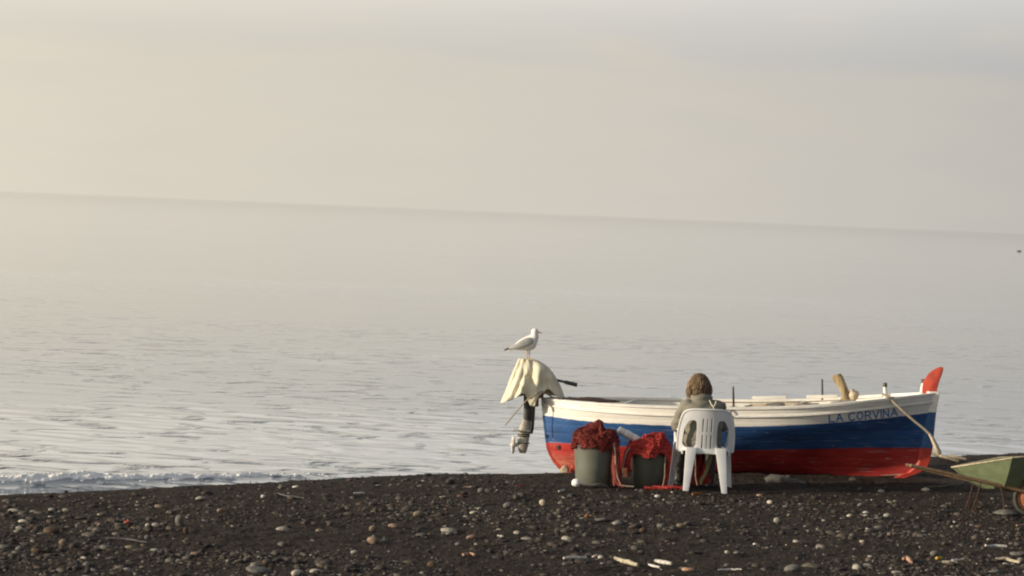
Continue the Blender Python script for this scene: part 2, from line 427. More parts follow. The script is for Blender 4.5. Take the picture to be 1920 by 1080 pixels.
# ------------------------------------------------------------------ shared object materials
PSI = R(-12)
BO = Vector((2.423, 30.0, 0.0))
PITCH_B = R(2.1)
BOATM = Matrix.Translation(BO) @ Matrix.Rotation(PSI, 4, 'Z') @ Matrix.Rotation(-PITCH_B, 4, 'Y') @ Matrix.Identity(4)
def rope_mat(name, c): return material(name, c, tuple(q * 0.6 for q in c), rough=0.9, scale=120, bump=0.5, bscale=300)
m_rope = rope_mat('pale_rope', (0.42, 0.36, 0.27))
m_rope_dark = rope_mat('brown_rope', (0.16, 0.10, 0.06))
m_white_gloss = material('white_boat_paint', (0.82, 0.80, 0.76), (0.74, 0.72, 0.67), rough=0.42, scale=9, bump=0.25, bscale=30, col3=(0.42, 0.33, 0.24), s3=24, t3=0.72)
m_cream = material('cream_deck_paint', (0.66, 0.60, 0.46), (0.55, 0.48, 0.36), rough=0.55, scale=7, bump=0.2, bscale=40, col3=(0.30, 0.22, 0.15), s3=16, t3=0.68)
m_rust = material('rusty_iron', (0.075, 0.035, 0.022), (0.04, 0.025, 0.02), rough=0.85, scale=60, bump=0.5, bscale=200)
m_darkmetal = material('dark_metal', (0.03, 0.032, 0.033), (0.05, 0.048, 0.045), rough=0.45, scale=30, spec=0.5)
m_redpaint = material('red_paint', (0.52, 0.065, 0.035), (0.40, 0.045, 0.028), rough=0.55, scale=12, bump=0.3, bscale=50, col3=(0.55, 0.30, 0.22), s3=40, t3=0.70)
m_wood = material('weathered_wood', (0.30, 0.20, 0.11), (0.19, 0.12, 0.065), rough=0.8, scale=12, bump=0.5, bscale=60, stretch=(1, 6, 6))
m_palewood = material('bleached_wood', (0.60, 0.52, 0.38), (0.44, 0.36, 0.25), rough=0.8, scale=14, bump=0.5, bscale=60)
m_greywood = material('grey_wood', (0.125, 0.115, 0.105), (0.075, 0.068, 0.062), rough=0.9, scale=14, bump=0.5, bscale=60)
m_net = material('red_net', (0.38, 0.026, 0.022), (0.19, 0.016, 0.014), rough=0.85, scale=35, bump=0.8, bscale=90, bdist=0.02, col3=(0.50, 0.10, 0.06), s3=60, t3=0.6)
m_netd = material('dark_red_net', (0.25, 0.020, 0.018), (0.11, 0.012, 0.011), rough=0.9, scale=35, bump=0.8, bscale=90, bdist=0.02, col3=(0.26, 0.05, 0.035), s3=60, t3=0.6)
m_strandd = material('dark_red_twine', (0.22, 0.03, 0.02), (0.12, 0.015, 0.012), rough=0.8, scale=50)
m_strand = material('red_twine', (0.54, 0.055, 0.045), (0.32, 0.028, 0.024), rough=0.8, scale=50)

# ------------------------------------------------------------------ fishing boat
boat = thing('fishing_boat', 'long wooden fishing boat striped white, blue and red, hauled up on the black beach', 'boat', BO, PSI)
boat.rotation_euler = (0, -PITCH_B, PSI)
US, UB = -2.061, 2.133
L_ = UB - US
BM = 0.70
def interp(x, pts): return float(np.interp(x, [p[0] for p in pts], [p[1] for p in pts]))
def smooth_i(x, pts):
    xs = [p[0] for p in pts]; ys = [p[1] for p in pts]
    return sum(float(np.interp(x + d, xs, ys)) * k for d, k in ((-0.06, .2), (-0.03, .2), (0, .2), (0.03, .2), (0.06, .2))) if 0.08 < x < 0.92 else float(np.interp(x, xs, ys))
SHEER = [(0, .737), (.022, .738), (.096, .731), (.187, .724), (.339, .716), (.511, .715), (.599, .724), (.721, .749), (.863, .812), (.93, .841), (1, .867)]
WB = [(0, .575), (.006, .572), (.102, .547), (.22, .537), (.331, .535), (.509, .535), (.598, .545), (.747, .582), (.821, .607), (.879, .629), (1, .686)]
BR = [(0, .281), (.082, .288), (.514, .281), (.593, .284), (.835, .308), (1, .309)]
KEEL = [(0, -.01), (.06, -.026), (.254, -.03), (.58, -.037), (.741, -.044), (.867, -.031), (.93, .0), (1, .03)]
def bow_u(z):   # stem profile
    return interp(z, [(-.04, 1.72), (.007, 1.825), (.048, 1.935), (.112, 2.018), (.213, 2.052), (.325, 2.071), (.531, 2.086), (.682, 2.101), (.866, 2.133)])
def stern_u(z):
    return interp(z, [(-.04, -1.80), (-.005, -1.858), (.073, -1.928), (.147, -1.97), (.221, -1.999), (.45, -2.03), (.57, -2.042), (.736, -2.061)])
def hbs(s, z, sheer):   # half breadth at station s, height z
    h = max(0.0, min(1.0, (z + 0.03) / (sheer + 0.03)))
    nb = 1.30 + 2.1 * h * h; ns = 1.7 + 1.6 * h      # fuller aft, finer and hollow at the bow
    hp = h if h < .72 else .72 + (h - .72) * .12
    hq = hp / .7536
    if s > 0.5: e = 1 - (2 * s - 1) ** nb
    else: e = 1 - (1 - 2 * s) ** ns
    g = hq ** (0.42 if s < 0.5 else 0.42 + 0.95 * (2 * s - 1) ** 0.85)
    return BM * max(0, e) * g * (0.90 + 0.10 * h)
def hull_pt(s, z, side, off=0.0):
    sh = smooth_i(s, SHEER)
    us, ub = stern_u(z), bow_u(z)
    u = us + (ub - us) * s
    v = hbs(s, z, sh) + 0.018
    return Vector((u, side * (v + off), z))
NS = 90
stations = [0.5 - 0.5 * math.cos(math.pi * i / NS) for i in range(NS + 1)]
def zrow(s):
    k, a, b_, c = interp(s, KEEL), interp(s, BR), smooth_i(s, WB), smooth_i(s, SHEER)
    z = [(k + (a - k) * (q / 8) ** 1.5, q / 8) for q in range(8)]
    z += [(a + (b_ - a) * q / 6, 1 + q / 6) for q in range(6)]
    z += [(b_ + (c - b_) * q / 5, 2 + q / 5) for q in range(6)]
    return z
verts, faces, band = [], [], []
rows = None
for i, s in enumerate(stations):
    zr = zrow(s)
    col = [(z, h, -1) for z, h in reversed(zr)] + [(z, h, 1) for z, h in zr]
    for z, h, sd_ in col:
        verts.append(hull_pt(s, z, sd_)); band.append(h)
    rows = len(col)
for i in range(NS):
    for j in range(rows - 1):
        a = i * rows + j
        faces.append((a, a + 1, a + rows + 1, a + rows))
me = bpy.data.meshes.new('hull'); me.from_pydata([tuple(v) for v in verts], [], faces)
at = me.attributes.new('band', 'FLOAT', 'POINT'); at.data.foreach_set('value', band)
me.polygons.foreach_set('use_smooth', [True] * len(me.polygons)); me.update()
hm = bpy.data.materials.new('hull_paint'); hm.use_nodes = True
t = hm.node_tree; b = t.nodes['Principled BSDF']; b.inputs['Roughness'].default_value = 0.5; b.inputs['Specular IOR Level'].default_value = 0.35
def TN(ty): return t.nodes.new(ty)
atn = TN('ShaderNodeAttribute'); atn.attribute_name = 'band'
tco = TN('ShaderNodeTexCoord'); mpn = TN('ShaderNodeMapping'); mpn.inputs['Scale'].default_value = (0.6, 1, 1.6); lk(tco.outputs['Object'], mpn.inputs[0], t)
nf = TN('ShaderNodeTexNoise'); nf.inputs['Scale'].default_value = 22; nf.inputs['Detail'].default_value = 6; lk(mpn.outputs[0], nf.inputs['Vector'], t)
nl = TN('ShaderNodeTexNoise'); nl.inputs['Scale'].default_value = 3.5; nl.inputs['Detail'].default_value = 5; lk(mpn.outputs[0], nl.inputs['Vector'], t)
def tm(op, a, b_=None):
    n = TN('ShaderNodeMath'); n.operation = op
    for i, s_ in enumerate((a, b_)):
        if s_ is None: continue
        if isinstance(s_, (int, float)): n.inputs[i].default_value = s_
        else: lk(s_, n.inputs[i], t)
    return n.outputs[0]
def tmr(src, a, b_, c, d):
    n = TN('ShaderNodeMapRange'); n.inputs[1].default_value = a; n.inputs[2].default_value = b_; n.inputs[3].default_value = c; n.inputs[4].default_value = d
    lk(src, n.inputs[0], t); return n.outputs[0]
def tmix(f, a, b_, mode='MIX'):
    n = TN('ShaderNodeMix'); n.data_type = 'RGBA'; n.blend_type = mode
    if isinstance(f, (int, float)): n.inputs[0].default_value = f
    else: lk(f, n.inputs[0], t)
    for s_, i in ((a, 6), (b_, 7)):
        if isinstance(s_, tuple): n.inputs[i].default_value = (*s_, 1)
        else: lk(s_, n.inputs[i], t)
    return n.outputs[2]
h_ = tm('ADD', atn.outputs['Fac'], tm('MULTIPLY', tm('SUBTRACT', nf.outputs['Fac'], 0.5), 0.07))
isb = tmr(h_, 0.99, 1.02, 0, 1); isw = tmr(h_, 1.985, 2.015, 0, 1)
lf = tmr(nl.outputs['Fac'], 0.35, 0.65, 0, 1)
red = tmix(lf, (0.43, 0.040, 0.036), (0.25, 0.020, 0.020)); blue = tmix(lf, (0.034, 0.105, 0.29), (0.021, 0.066, 0.19)); white = tmix(lf, (0.82, 0.80, 0.76), (0.74, 0.72, 0.68))
colr = tmix(isw, tmix(isb, red, blue), white)
chip = tmr(nf.outputs['Fac'], 0.68, 0.71, 0, 0.55)
colr = tmix(chip, colr, (0.40, 0.33, 0.27))
ns_ = TN('ShaderNodeTexNoise'); ns_.inputs['Scale'].default_value = 5; ns_.inputs['Detail'].default_value = 7
mps = TN('ShaderNodeMapping'); mps.inputs['Scale'].default_value = (0.8, 1, 14); lk(tco.outputs['Object'], mps.inputs[0], t); lk(mps.outputs[0], ns_.inputs['Vector'], t)
colr = tmix(tmr(ns_.outputs['Fac'], 0.60, 0.70, 0, 0.30), colr, (0.42, 0.42, 0.40))
colr = tmix(tmr(ns_.outputs['Fac'], 0.40, 0.32, 0, 0.35), colr, tmix(1.0, colr, (0.45, 0.42, 0.40), 'MULTIPLY'))
# scuffed worn strip along the bottom by the keel ends, bare primer showing
scuff = tm('MULTIPLY', tmr(atn.outputs['Fac'], 0.18, 0.10, 0, 1), tmr(nl.outputs['Fac'], 0.50, 0.56, 0, 0.8))
colr = tmix(scuff, colr, (0.62, 0.50, 0.40))
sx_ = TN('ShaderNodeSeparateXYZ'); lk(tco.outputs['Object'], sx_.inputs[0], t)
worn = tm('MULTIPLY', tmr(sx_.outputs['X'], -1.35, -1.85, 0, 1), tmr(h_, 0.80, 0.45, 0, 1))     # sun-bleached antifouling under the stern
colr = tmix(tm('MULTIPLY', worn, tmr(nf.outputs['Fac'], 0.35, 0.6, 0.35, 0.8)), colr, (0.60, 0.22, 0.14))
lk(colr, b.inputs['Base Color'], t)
bpn = TN('ShaderNodeBump'); bpn.inputs['Strength'].default_value = 0.35; bpn.inputs['Distance'].default_value = 0.01
wv = TN('ShaderNodeTexWave'); wv.bands_direction = 'Z'; wv.inputs['Scale'].default_value = 3.2; wv.inputs['Distortion'].default_value = 0.3
lk(tco.outputs['Object'], wv.inputs['Vector'], t)
lk(tm('ADD', tm('MULTIPLY', nf.outputs['Fac'], 0.5), tm('POWER', wv.outputs['Fac'], 0.2)), bpn.inputs['Height'], t); lk(bpn.outputs[0], b.inputs['Normal'], t)
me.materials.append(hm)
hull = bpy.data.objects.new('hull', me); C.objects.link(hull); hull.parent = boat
sol = hull.modifiers.new('planking', 'SOLIDIFY'); sol.thickness = 0.022; sol.offset = -1
# which way is out: make normals consistent
bm = bmesh.new(); bm.from_mesh(me); bmesh.ops.recalc_face_normals(bm, faces=bm.faces)
tp = max(bm.faces, key=lambda f: -f.calc_center_median().y)
if tp.normal.y > 0: bmesh.ops.reverse_faces(bm, faces=bm.faces)
bm.to_mesh(me); bm.free()

def along(fn, s0, s1, n=50): return [fn(s0 + (s1 - s0) * i / n) for i in range(n + 1)]
for sd_ in (-1, 1):
    # capping rail on the sheer
    mb = MB(); rg = []
    for i in range(61):
        s = i / 60; z = smooth_i(s, SHEER); p = hull_pt(s, z, sd_)
        wi = 0.05 if 0.04 < s < 0.96 else 0.035
        rg.append([p + Vector((0, sd_ * 0.016, -0.002)), p + Vector((0, sd_ * 0.018, 0.022)), p + Vector((0, -sd_ * wi, 0.026)), p + Vector((0, -sd_ * wi, -0.002))])
    mb.rings(rg); mb.build('gunwale', m_white_gloss, boat, angle=30)
    # rubbing strakes just under it
    for dz, th_ in ((-0.075, 0.014), (-0.028, 0.012)):
        mb = MB(); rg = []
        for i in range(61):
            s = i / 60; z = smooth_i(s, SHEER) + dz * (1.0 if s > 0.3 else 0.7 + s); p = hull_pt(s, z, sd_)
            rg.append([p + Vector((0, sd_ * 0.002, -th_)), p + Vector((0, sd_ * 0.020, -th_ * 0.6)), p + Vector((0, sd_ * 0.020, th_ * 0.6)), p + Vector((0, sd_ * 0.002, th_))])
        if dz == -0.075: mb.rings(rg); mb.build('rubbing_strake', m_white_gloss, boat, angle=30)

# stem and stern posts, painted in the same three bands
def bandcol(z, br, wb):
    return 0 if z < br else (1 if z < wb else 2)
m_r = material('post_red', (0.50, 0.05, 0.03), (0.36, 0.035, 0.024), rough=0.5, scale=20, bump=0.3, bscale=60)
m_b = material('post_blue', (0.028, 0.11, 0.28), (0.022, 0.08, 0.20), rough=0.5, scale=20, bump=0.3, bscale=60)
def post(name, uf, zs, sgn, br, wb, proud, wid=.034):
    mb = MB()
    for i in range(len(zs) - 1):
        z0, z1 = zs[i], zs[i + 1]
        zm = (z0 + z1) / 2; mi = bandcol(zm, br, wb)
        rg = []
        for z in (z0, z1):
            u = uf(z); th = wid if z > .25 else max(.03, wid * (.45 + 2.2 * max(z, 0)))
            rg.append([(u - sgn * 0.105, -th * .62, z), (u - sgn * 0.075, -th, z), (u + sgn * proud, -th * .8, z), (u + sgn * proud, th * .8, z), (u - sgn * 0.075, th, z), (u - sgn * .105, th * .62, z)])
        mb.rings(rg, mi=mi)
    return mb.build(name, [m_r, m_b, m_white_gloss], boat, angle=30)
zs = [-.04, 0, .05, .115, .2, .309, .45, .6, .686, .78, .868, .90]
post('stem_post', bow_u, zs, 1, .309, .686, 0.022, .066)
post('stern_post', stern_u, [-.04, 0, .074, .15, .218, .281, .35, .44, .575, .65, .755], -1, .281, .575, 0.016)
mb = MB(); mb.box((-.03, 0, -0.052), (3.5, 0.06, 0.05)); mb.build('keel', m_r, boat, bevel=0.01)

# deck with a cockpit opening
def inner(s, sd_, dz, inset=0.03):
    z = smooth_i(s, SHEER) + dz
    p = hull_pt(s, z, sd_); p.y -= sd_ * inset
    if abs(p.y) < 0 or p.y * sd_ < 0: p.y = 0
    return p
mb = MB(); rg = []
NSX = 48
grid = []
for i in range(NSX + 1):
    s = 0.015 + 0.97 * i / NSX
    row = []
    for j in range(17):
        q = -1 + 2 * j / 16
        p = inner(s, 1, -0.045, 0.02); y = p.y * q
        row.append(Vector((p.x, y, p.z + 0.035 * (1 - q * q))))
    grid.append(row)
C0, C1 = 0.22, 0.66
vs = [p for r0 in grid for p in r0]; fs = []
for i in range(NSX):
    s = 0.015 + 0.97 * (i + .5) / NSX
    for j in range(16):
        q = -1 + 2 * (j + .5) / 16
        if C0 < s < C1 and abs(q) < 0.72: continue
        a = i * 17 + j; fs.append((a, a + 1, a + 18, a + 17))
mb.add(vs, fs); deck = mb.build('deck', m_cream, boat, angle=60)
sm = deck.modifiers.new('t', 'SOLIDIFY'); sm.thickness = 0.02; sm.offset = -1
# floor boards low in the cockpit
mb = MB()
for k in range(5):
    mb.box((-0.25, -0.20 + k * 0.10, 0.20), (1.7, 0.085, 0.02))
mb.build('floor_boards', m_wood, boat, bevel=0.004)
# coamings
for sd_ in (-1, 1):
    mb = MB(); rg = []
    for i in range(31):
        s = C0 + (C1 - C0) * i / 30; p = inner(s, sd_, -0.045, 0.02); y = p.y * 0.72; z = p.z + 0.017
        rg.append([(p.x, y - 0.011, z - 0.08), (p.x, y + 0.011, z - 0.08), (p.x, y + 0.011, z + 0.022), (p.x, y - 0.011, z + 0.022)])
    mb.rings(rg); mb.build('coaming', m_white_gloss, boat, angle=30)
for s in (C0, C1):
    p = inner(s, 1, -0.045, 0.02); mb = MB(); mb.box((p.x, 0, p.z + 0.03), (0.024, p.y * 1.44, 0.05)); mb.build('coaming_end', m_white_gloss, boat, bevel=0.004)
for s in (0.36, 0.52):
    p = inner(s, 1, -0.09, 0.03); mb = MB(); mb.box((p.x, 0, p.z - 0.02), (0.2, p.y * 1.9, 0.03)); mb.build('thwart', m_cream, boat, bevel=0.006)
# rounded white boards standing on the far rail
for (u0, u1, z0) in ((0.125, 0.499, 0.777), (0.716, 1.058, 0.802)):
    mb = MB(); vy = 0.55 if u0 < 0.6 else 0.5
    n = 12; poly = []
    hh = 0.017
    for k in range(n + 1): a = math.pi / 2 + math.pi * k / n; poly.append((u0 + hh + hh * math.cos(a), z0 - 0.01 + hh * math.sin(a)))
    for k in range(n + 1): a = -math.pi / 2 + math.pi * k / n; poly.append((u1 - hh + hh * math.cos(a), z0 + hh * math.sin(a)))
    mb.prism(poly, 0.045, lambda a, b_, c_, vy=vy: Vector((a, vy + c_, b_))); mb.build('washboard', m_white_gloss, boat, bevel=0.006)

# painted name, following the hull surface
GL = {'L': [[(0, 1), (0, 0), (.7, 0)]], 'A': [[(0, 0), (.42, 1), (.84, 0)], [(.18, .36), (.66, .36)]],
      'C': [[(.78, .84), (.6, .98), (.3, 1), (.06, .8), (0, .5), (.06, .2), (.3, 0), (.6, .02), (.78, .16)]],
      'O': [[(.4, 1), (.12, .86), (0, .5), (.12, .14), (.4, 0), (.68, .14), (.8, .5), (.68, .86), (.4, 1)]],
      'R': [[(0, 0), (0, 1), (.5, 1), (.7, .86), (.7, .62), (.5, .48), (0, .48)], [(.38, .48), (.74, 0)]],
      'V': [[(0, 1), (.4, 0), (.8, 1)]], 'I': [[(.1, 0), (.1, 1)]], 'N': [[(0, 0), (0, 1), (.7, 0), (.7, 1)]]}
ADV = {'L': 1.02, 'A': 1.12, 'C': 1.12, 'O': 1.16, 'R': 1.06, 'V': 1.02, 'I': .42, 'N': 1.05, ' ': .62}
def s_of_u(u, z):
    return (u - stern_u(z)) / (bow_u(z) - stern_u(z))
text = 'LA CORVINA'
tot = sum(ADV[c] for c in text) - 0.25
U0, U1 = 1.07, 1.745
mb = MB(); cx = 0
lw = 0.0145
for ch in text:
    for st in GL.get(ch, []):
        pts = []
        for k in range(len(st) - 1):
            (x0, y0), (x1, y1) = st[k], st[k + 1]
            m = 4
            for q in range(m + (k == len(st) - 2)): pts.append((x0 + (x1 - x0) * q / m, y0 + (y1 - y0) * q / m))
        V2 = []
        for (gx, gy) in pts:
            u = U0 + (U1 - U0) * (cx + gx) / tot
            s = (u - US) / L_
            base = smooth_i(s, WB) + 0.014; hgt = 0.078
            z = base + gy * hgt
            V2.append(Vector((u, z)))
        for k in range(len(V2) - 1):
            a, b_ = V2[k], V2[k + 1]
            d = (b_ - a).normalized(); nrm = Vector((-d.y, d.x)) * lw / 2
            a2 = a - d * lw * 0.35; b2 = b_ + d * lw * 0.35
            quad = []
            for p in (a2 - nrm, b2 - nrm, b2 + nrm, a2 + nrm):
                s = s_of_u(p.x, p.y); quad.append(hull_pt(s, p.y, -1, 0.003 + 0.0004 * (k % 2)))
            mb.add(quad, [(0, 1, 2, 3)])
    cx += ADV[ch]
m_letter = material('letter_paint', (0.05, 0.17, 0.45), (0.10, 0.24, 0.50), rough=0.6, scale=30)
mb.build('name_lettering', m_letter, boat, smooth=False)

# red prow fin
fin = [(2.0, .84), (1.982, .89), (1.978, .93), (1.985, .98), (1.999, 1.02), (2.02, 1.055), (2.043, 1.088), (2.092, 1.127), (2.158, 1.158), (2.196, 1.152), (2.19, 1.11), (2.175, 1.062), (2.155, 1.01), (2.143, .967), (2.13, .91), (2.125, .85), (2.05, .83)]
mb = MB(); mb.prism(fin, 0.05, lambda a, b_, c_: Vector((a, c_, b_))); mb.build('prow_fin', m_redpaint, boat, bevel=0.012, angle=50)
def pin(name, u, v, z0, z1, r0, r1, mat_, lean=0.0, parent=boat, cap=None):
    mb = MB(); mb.tube([(u, v, z0), (u + lean * .5, v, (z0 + z1) / 2), (u + lean, v, z1)], [r0, r0, r1], n=8)
    o = mb.build(name, mat_, parent)
    if cap:
        mb = MB(); mb.tube([(u + lean, v, z1 - 0.002), (u + lean, v, z1 + 0.04)], [r1 * 1.3, r1 * 1.15], n=8); mb.build('cap', cap, o)
pin('mooring_post', 1.622, -0.25, 0.78, 0.955, 0.024, 0.018, m_white_gloss, -0.01, cap=m_darkmetal)
pin('mooring_post', 1.965, 0.05, 0.83, 0.985, 0.022, 0.018, m_white_gloss, 0.02, cap=m_darkmetal)
pin('thole_pin', 0.085, -0.64, 0.70, 0.948, 0.011, 0.008, m_rust, -0.006)
pin('thole_pin', .887, 0.5, 0.76, 0.985, 0.011, 0.009, m_darkmetal, -0.004)
mb = MB(); mb.ell((0.085, -0.64, 0.738), (0.055, 0.03, 0.010)); mb.tube([(.085, -.69, .74), (.07, -.735, .70), (.065, -.738, .64)], [.01, .008, .004]); mb.build('rust_stain', m_rust, boat)
mb = MB(); mb.box((-1.82, -0.345, 0.255), (0.05, 0.03, 0.045), Matrix.Rotation(R(-35), 3, 'Z')); mb.build('rudder_fitting', m_rust, boat, bevel=.006)

def bl(u, v, z):   # boat frame to world
    return BOATM @ Vector((u, v, z))

# ---- things carried by the boat
def ob(name, mb, mats, label, cat, loc=None, rz=0.0, **k):
    group = k.pop('group', None)
    o = mb.build(name, mats, None, **k)
    if loc is not None: o.location = loc; o.rotation_euler = (0, 0, rz)
    return tag(o, label, cat, group)
# leaning beige timber with a dark side, and a pale bundle
mb = MB()
rg = []
for k, (x, z, wd) in enumerate([(0.03, 0, .042), (0.012, .06, .044), (-.004, .10, .040), (-.03, .15, .048), (-.052, .19, .056), (-.075, .235, .058), (-.088, .262, .040)]):
    ring = []
    for j in range(14):
        a = 2 * math.pi * j / 14
        ring.append((x + wd * math.cos(a) * (1 + .08 * math.sin(3 * a + k)), 0.045 * math.sin(a), z + 0.012 * math.cos(a)))
    rg.append(ring)
mb.rings(rg)
m_post = material('sun_bleached_timber', (0.42, 0.33, 0.18), (0.22, 0.16, 0.09), rough=0.85, scale=16, bump=0.8, bscale=50, stretch=(1, 1, .3))
ob('timber_bollard', mb, m_post, 'stumpy beige timber leaning up from the foredeck of the boat', 'timber', bl(1.145, 0.2, 0.785), PSI)
mb = MB(); mb.ell((0, 0, .045), (.062, .05, .052), fn=lambda p: p + nv(p, 14, .018)); mb.ell((-.02, 0, .09), (.03, .03, .02), fn=lambda p: p + nv(p, 20, .01))
o = ob('cloth_bundle', mb, material('pale_cloth', (0.62, 0.54, 0.40), (0.5, 0.42, 0.3), rough=.9, scale=20, bump=.6, bscale=40),
       'small round cream cloth bundle on the foredeck beside the leaning timber', 'bundle', bl(1.25, 0.2, 0.79), PSI)
# dark gear on the stern deck
mb = MB()
for k in range(7):
    u0 = -1.84 + 0.04 * k; v0 = -0.22 + 0.03 * k
    mb.tube([bl(u0 + 0.10 * q + random.uniform(-.01, .01), v0 - 0.012 * q + random.uniform(-.012, .012), 0.758 - 0.006 * q + 0.006 * math.sin(q * 2 + k) + (k % 3) * .008) for q in range(5)], [.008, .014, .016, .014, .007], n=6)
m_dk = material('dark_netting', (0.022, 0.016, 0.018), (0.05, 0.028, 0.024), rough=.9, scale=40, bump=.6, bscale=90)
ob('net_bundle', mb, m_dk, 'dark flattened bundle of netting and cord on the stern rail of the boat', 'net')
mb = MB(); mb.tube([bl(-1.4, -.5, .745), bl(-1.1, -.56, .738), bl(-.8, -.60, .735)], [.008, .012, .006]); 
ob('boat_hook', mb, m_wood, 'thin brown wooden pole lying along the near side deck of the boat', 'pole')
# dry rope lying in folds by the mid deck
mb = MB(); mb.tube([bl(.15 + .07 * q, -.30 + .09 * math.sin(q * 1.3), .722 + .004 * q + .006 * math.sin(q)) for q in range(12)], .010, n=6)
mb.tube([bl(.2 + .06 * q, -.22 + .06 * math.cos(q * 1.1), .738 + .003 * q) for q in range(11)], .010, n=6)
ob('coiled_rope', mb, m_rope, 'loose beige rope lying in folds on the deck amidships', 'rope')

# oar sticking out beyond the bow
oar = thing('oar', 'pale wooden oar lashed at the bow post and pointing down past the prow', 'oar', bl(1.66, -0.25, 0.816))
oi = oar.location
def w_(u, v, z): return bl(u, v, z) - oi
mb = MB(); mb.tube([w_(1.60, -.38, .885), w_(1.66, -.41, .852), w_(1.807, -.44, .722), w_(1.917, -.44, .626), w_(2.027, -.44, .54), w_(2.09, -.44, .482)], [.012, .014, .014, .014, .014, .016]); mb.build('shaft', m_rope, oar)
mb = MB(); mb.tube([w_(2.085, -.44, .487), w_(2.115, -.44, .44), w_(2.148, -.44, .37), w_(2.178, -.44, .30), w_(2.192, -.44, .272)], [.018, .028, .038, .044, .030], n=12, flat=.7); mb.build('blade', m_palewood, oar)
mb = MB()
for k in range(3): mb.tube([w_(1.66 + .014 * k + .026 * math.cos(q), -.41 + .035 * math.sin(q), .855) for q in np.linspace(0, 6.28, 12)], .005, n=5)
mb.build('lashing', m_rope, oar)

# roller block and chock under the stern, stone block under the side
mb = MB(); mb.tube([(0, -.12, 0), (0, .12, 0)], .042, n=14)
ob('wooden_roller', mb, m_palewood, 'short pale wooden roller wedged under the stern of the boat', 'roller', (0.64, 30.15, gzf(.6, 30.15) + .05), -.1, bevel=.004)
mb = MB(); mb.box((0, 0, 0), (.16, .12, .07))
ob('wooden_chock', mb, m_redpaint, 'low red wooden chock under the stern beside the pale roller', 'chock', (0.79, 30.13, gzf(.79, 30.13) + .045), .1, bevel=.008)
mb = MB(); mb.tube([(-.21, 0, .01), (-.17, 0, .03), (-.05, 0, .03), (.02, 0, .012), (.12, 0, .005), (.20, 0, -.01)], [.03, .05, .055, .04, .036, .02], n=24)
mb.v = [tuple(Vector(p) + nv(p, 12, .018) + nv(p, 40, .006)) for p in mb.v]
ob('driftwood_block', mb, m_greywood, 'long grey weathered block lying against the bottom of the hull amidships', 'driftwood', (2.89, 28.95, gzf(2.89, 28.95) + .0), -.08)

# ------------------------------------------------------------------ outboard motor
ox, oy = 0.22, 29.48
MS = Vector((.007, .92, -.058))
mot = thing('outboard_motor', 'outboard motor tilted at the stern with a dark leg and pale lower unit', 'outboard motor', Vector((ox, oy, 0.75)) + MS)
def mo(x, y, z): return (x - ox, y, z - 0.75)
m_legd = material('black_leg_paint', (0.022, 0.022, 0.022), (0.04, 0.038, 0.035), rough=.4, scale=30)
m_alu = material('worn_pale_aluminium', (0.44, 0.42, 0.37), (0.30, 0.28, 0.24), rough=.5, scale=24, bump=.3, bscale=80, col3=(.12, .11, .10), s3=30, t3=.66)
mb = MB(); mb.ell(mo(.22, 0, .93), (.13, .09, .15), n=20, m=12); mb.build('cowling', m_alu, mot)
mb = MB(); mb.tube([mo(.225, 0, .80), mo(.225, 0, .62), mo(.215, 0, .50)], [.05, .042, .036], n=10, flat=1.3); mb.build('leg', m_legd, mot)
mb = MB(); mb.tube([mo(.275, 0, .72), mo(.272, 0, .55), mo(.262, 0, .40), mo(.258, 0, .355)], [.022, .024, .028, .02], n=8); mb.build('exhaust_housing', m_legd, mot)
mb = MB(); rg = []
for z, x0, x1, hw in ((.56, .185, .245, .02), (.48, .155, .245, .026), (.42, .135, .25, .03), (.36, .13, .25, .03), (.30, .125, .245, .026), (.26, .12, .24, .034), (.21, .125, .235, .034), (.17, .135, .225, .02), (.14, .15, .215, .006)):
    rg.append([((x0 + x1) / 2 - ox + (x1 - x0) / 2 * math.cos(a), hw * math.sin(a), z - .75) for a in np.linspace(0, 2 * math.pi, 14, endpoint=False)])
mb.rings(rg); mb.build('gearcase', m_alu, mot)
mb = MB()
mb.box(mo(.165, 0, .385), (.19, .15, .012)); mb.build('cavitation_plate', m_alu, mot, bevel=.003)
mb = MB()
for z in (.345, .325, .25): mb.tube([mo(.185 + .064 * math.cos(a), .036 * math.sin(a), z) for a in np.linspace(0, 6.283, 20)], .006, n=5)
mb.build('seam_band', m_legd, mot)
pr_ = MB(); pr_.ell(mo(.085, 0, .225), (.045, .026, .026))
prop = pr_.build('propeller', material('white_alloy', (.70, .68, .62), (.5, .48, .44), rough=.35, scale=40), mot)
for k in range(3):
    q = MB(); rot = Matrix.Rotation(2.094 * k + .5, 3, 'X') @ Matrix.Rotation(.6, 3, 'Z')
    q.ell(mo(.075, 0, .225), (.016, .03, .062), rot=rot, fn=lambda p: p + Vector((0, 0, .045))); q.build('blade', prop.data.materials[0], prop)
mb = MB(); mb.box(mo(.305, 0, .73), (.05, .17, .16)); mb.box(mo(.345, 0, .765), (.07, .13, .05)); mb.build('clamp_bracket', m_wood, mot, bevel=.006)
mb = MB(); mb.tube([mo(.40, -.02, .96), mo(.60, -.03, .925)], .014); til = mb.build('tiller_arm', m_darkmetal, mot)
mb = MB(); mb.tube([mo(.60, -.03, .925), mo(.735, -.035, .897)], [.021, .023], n=10); mb.build('tiller_grip', m_darkmetal, til, bevel=.003)

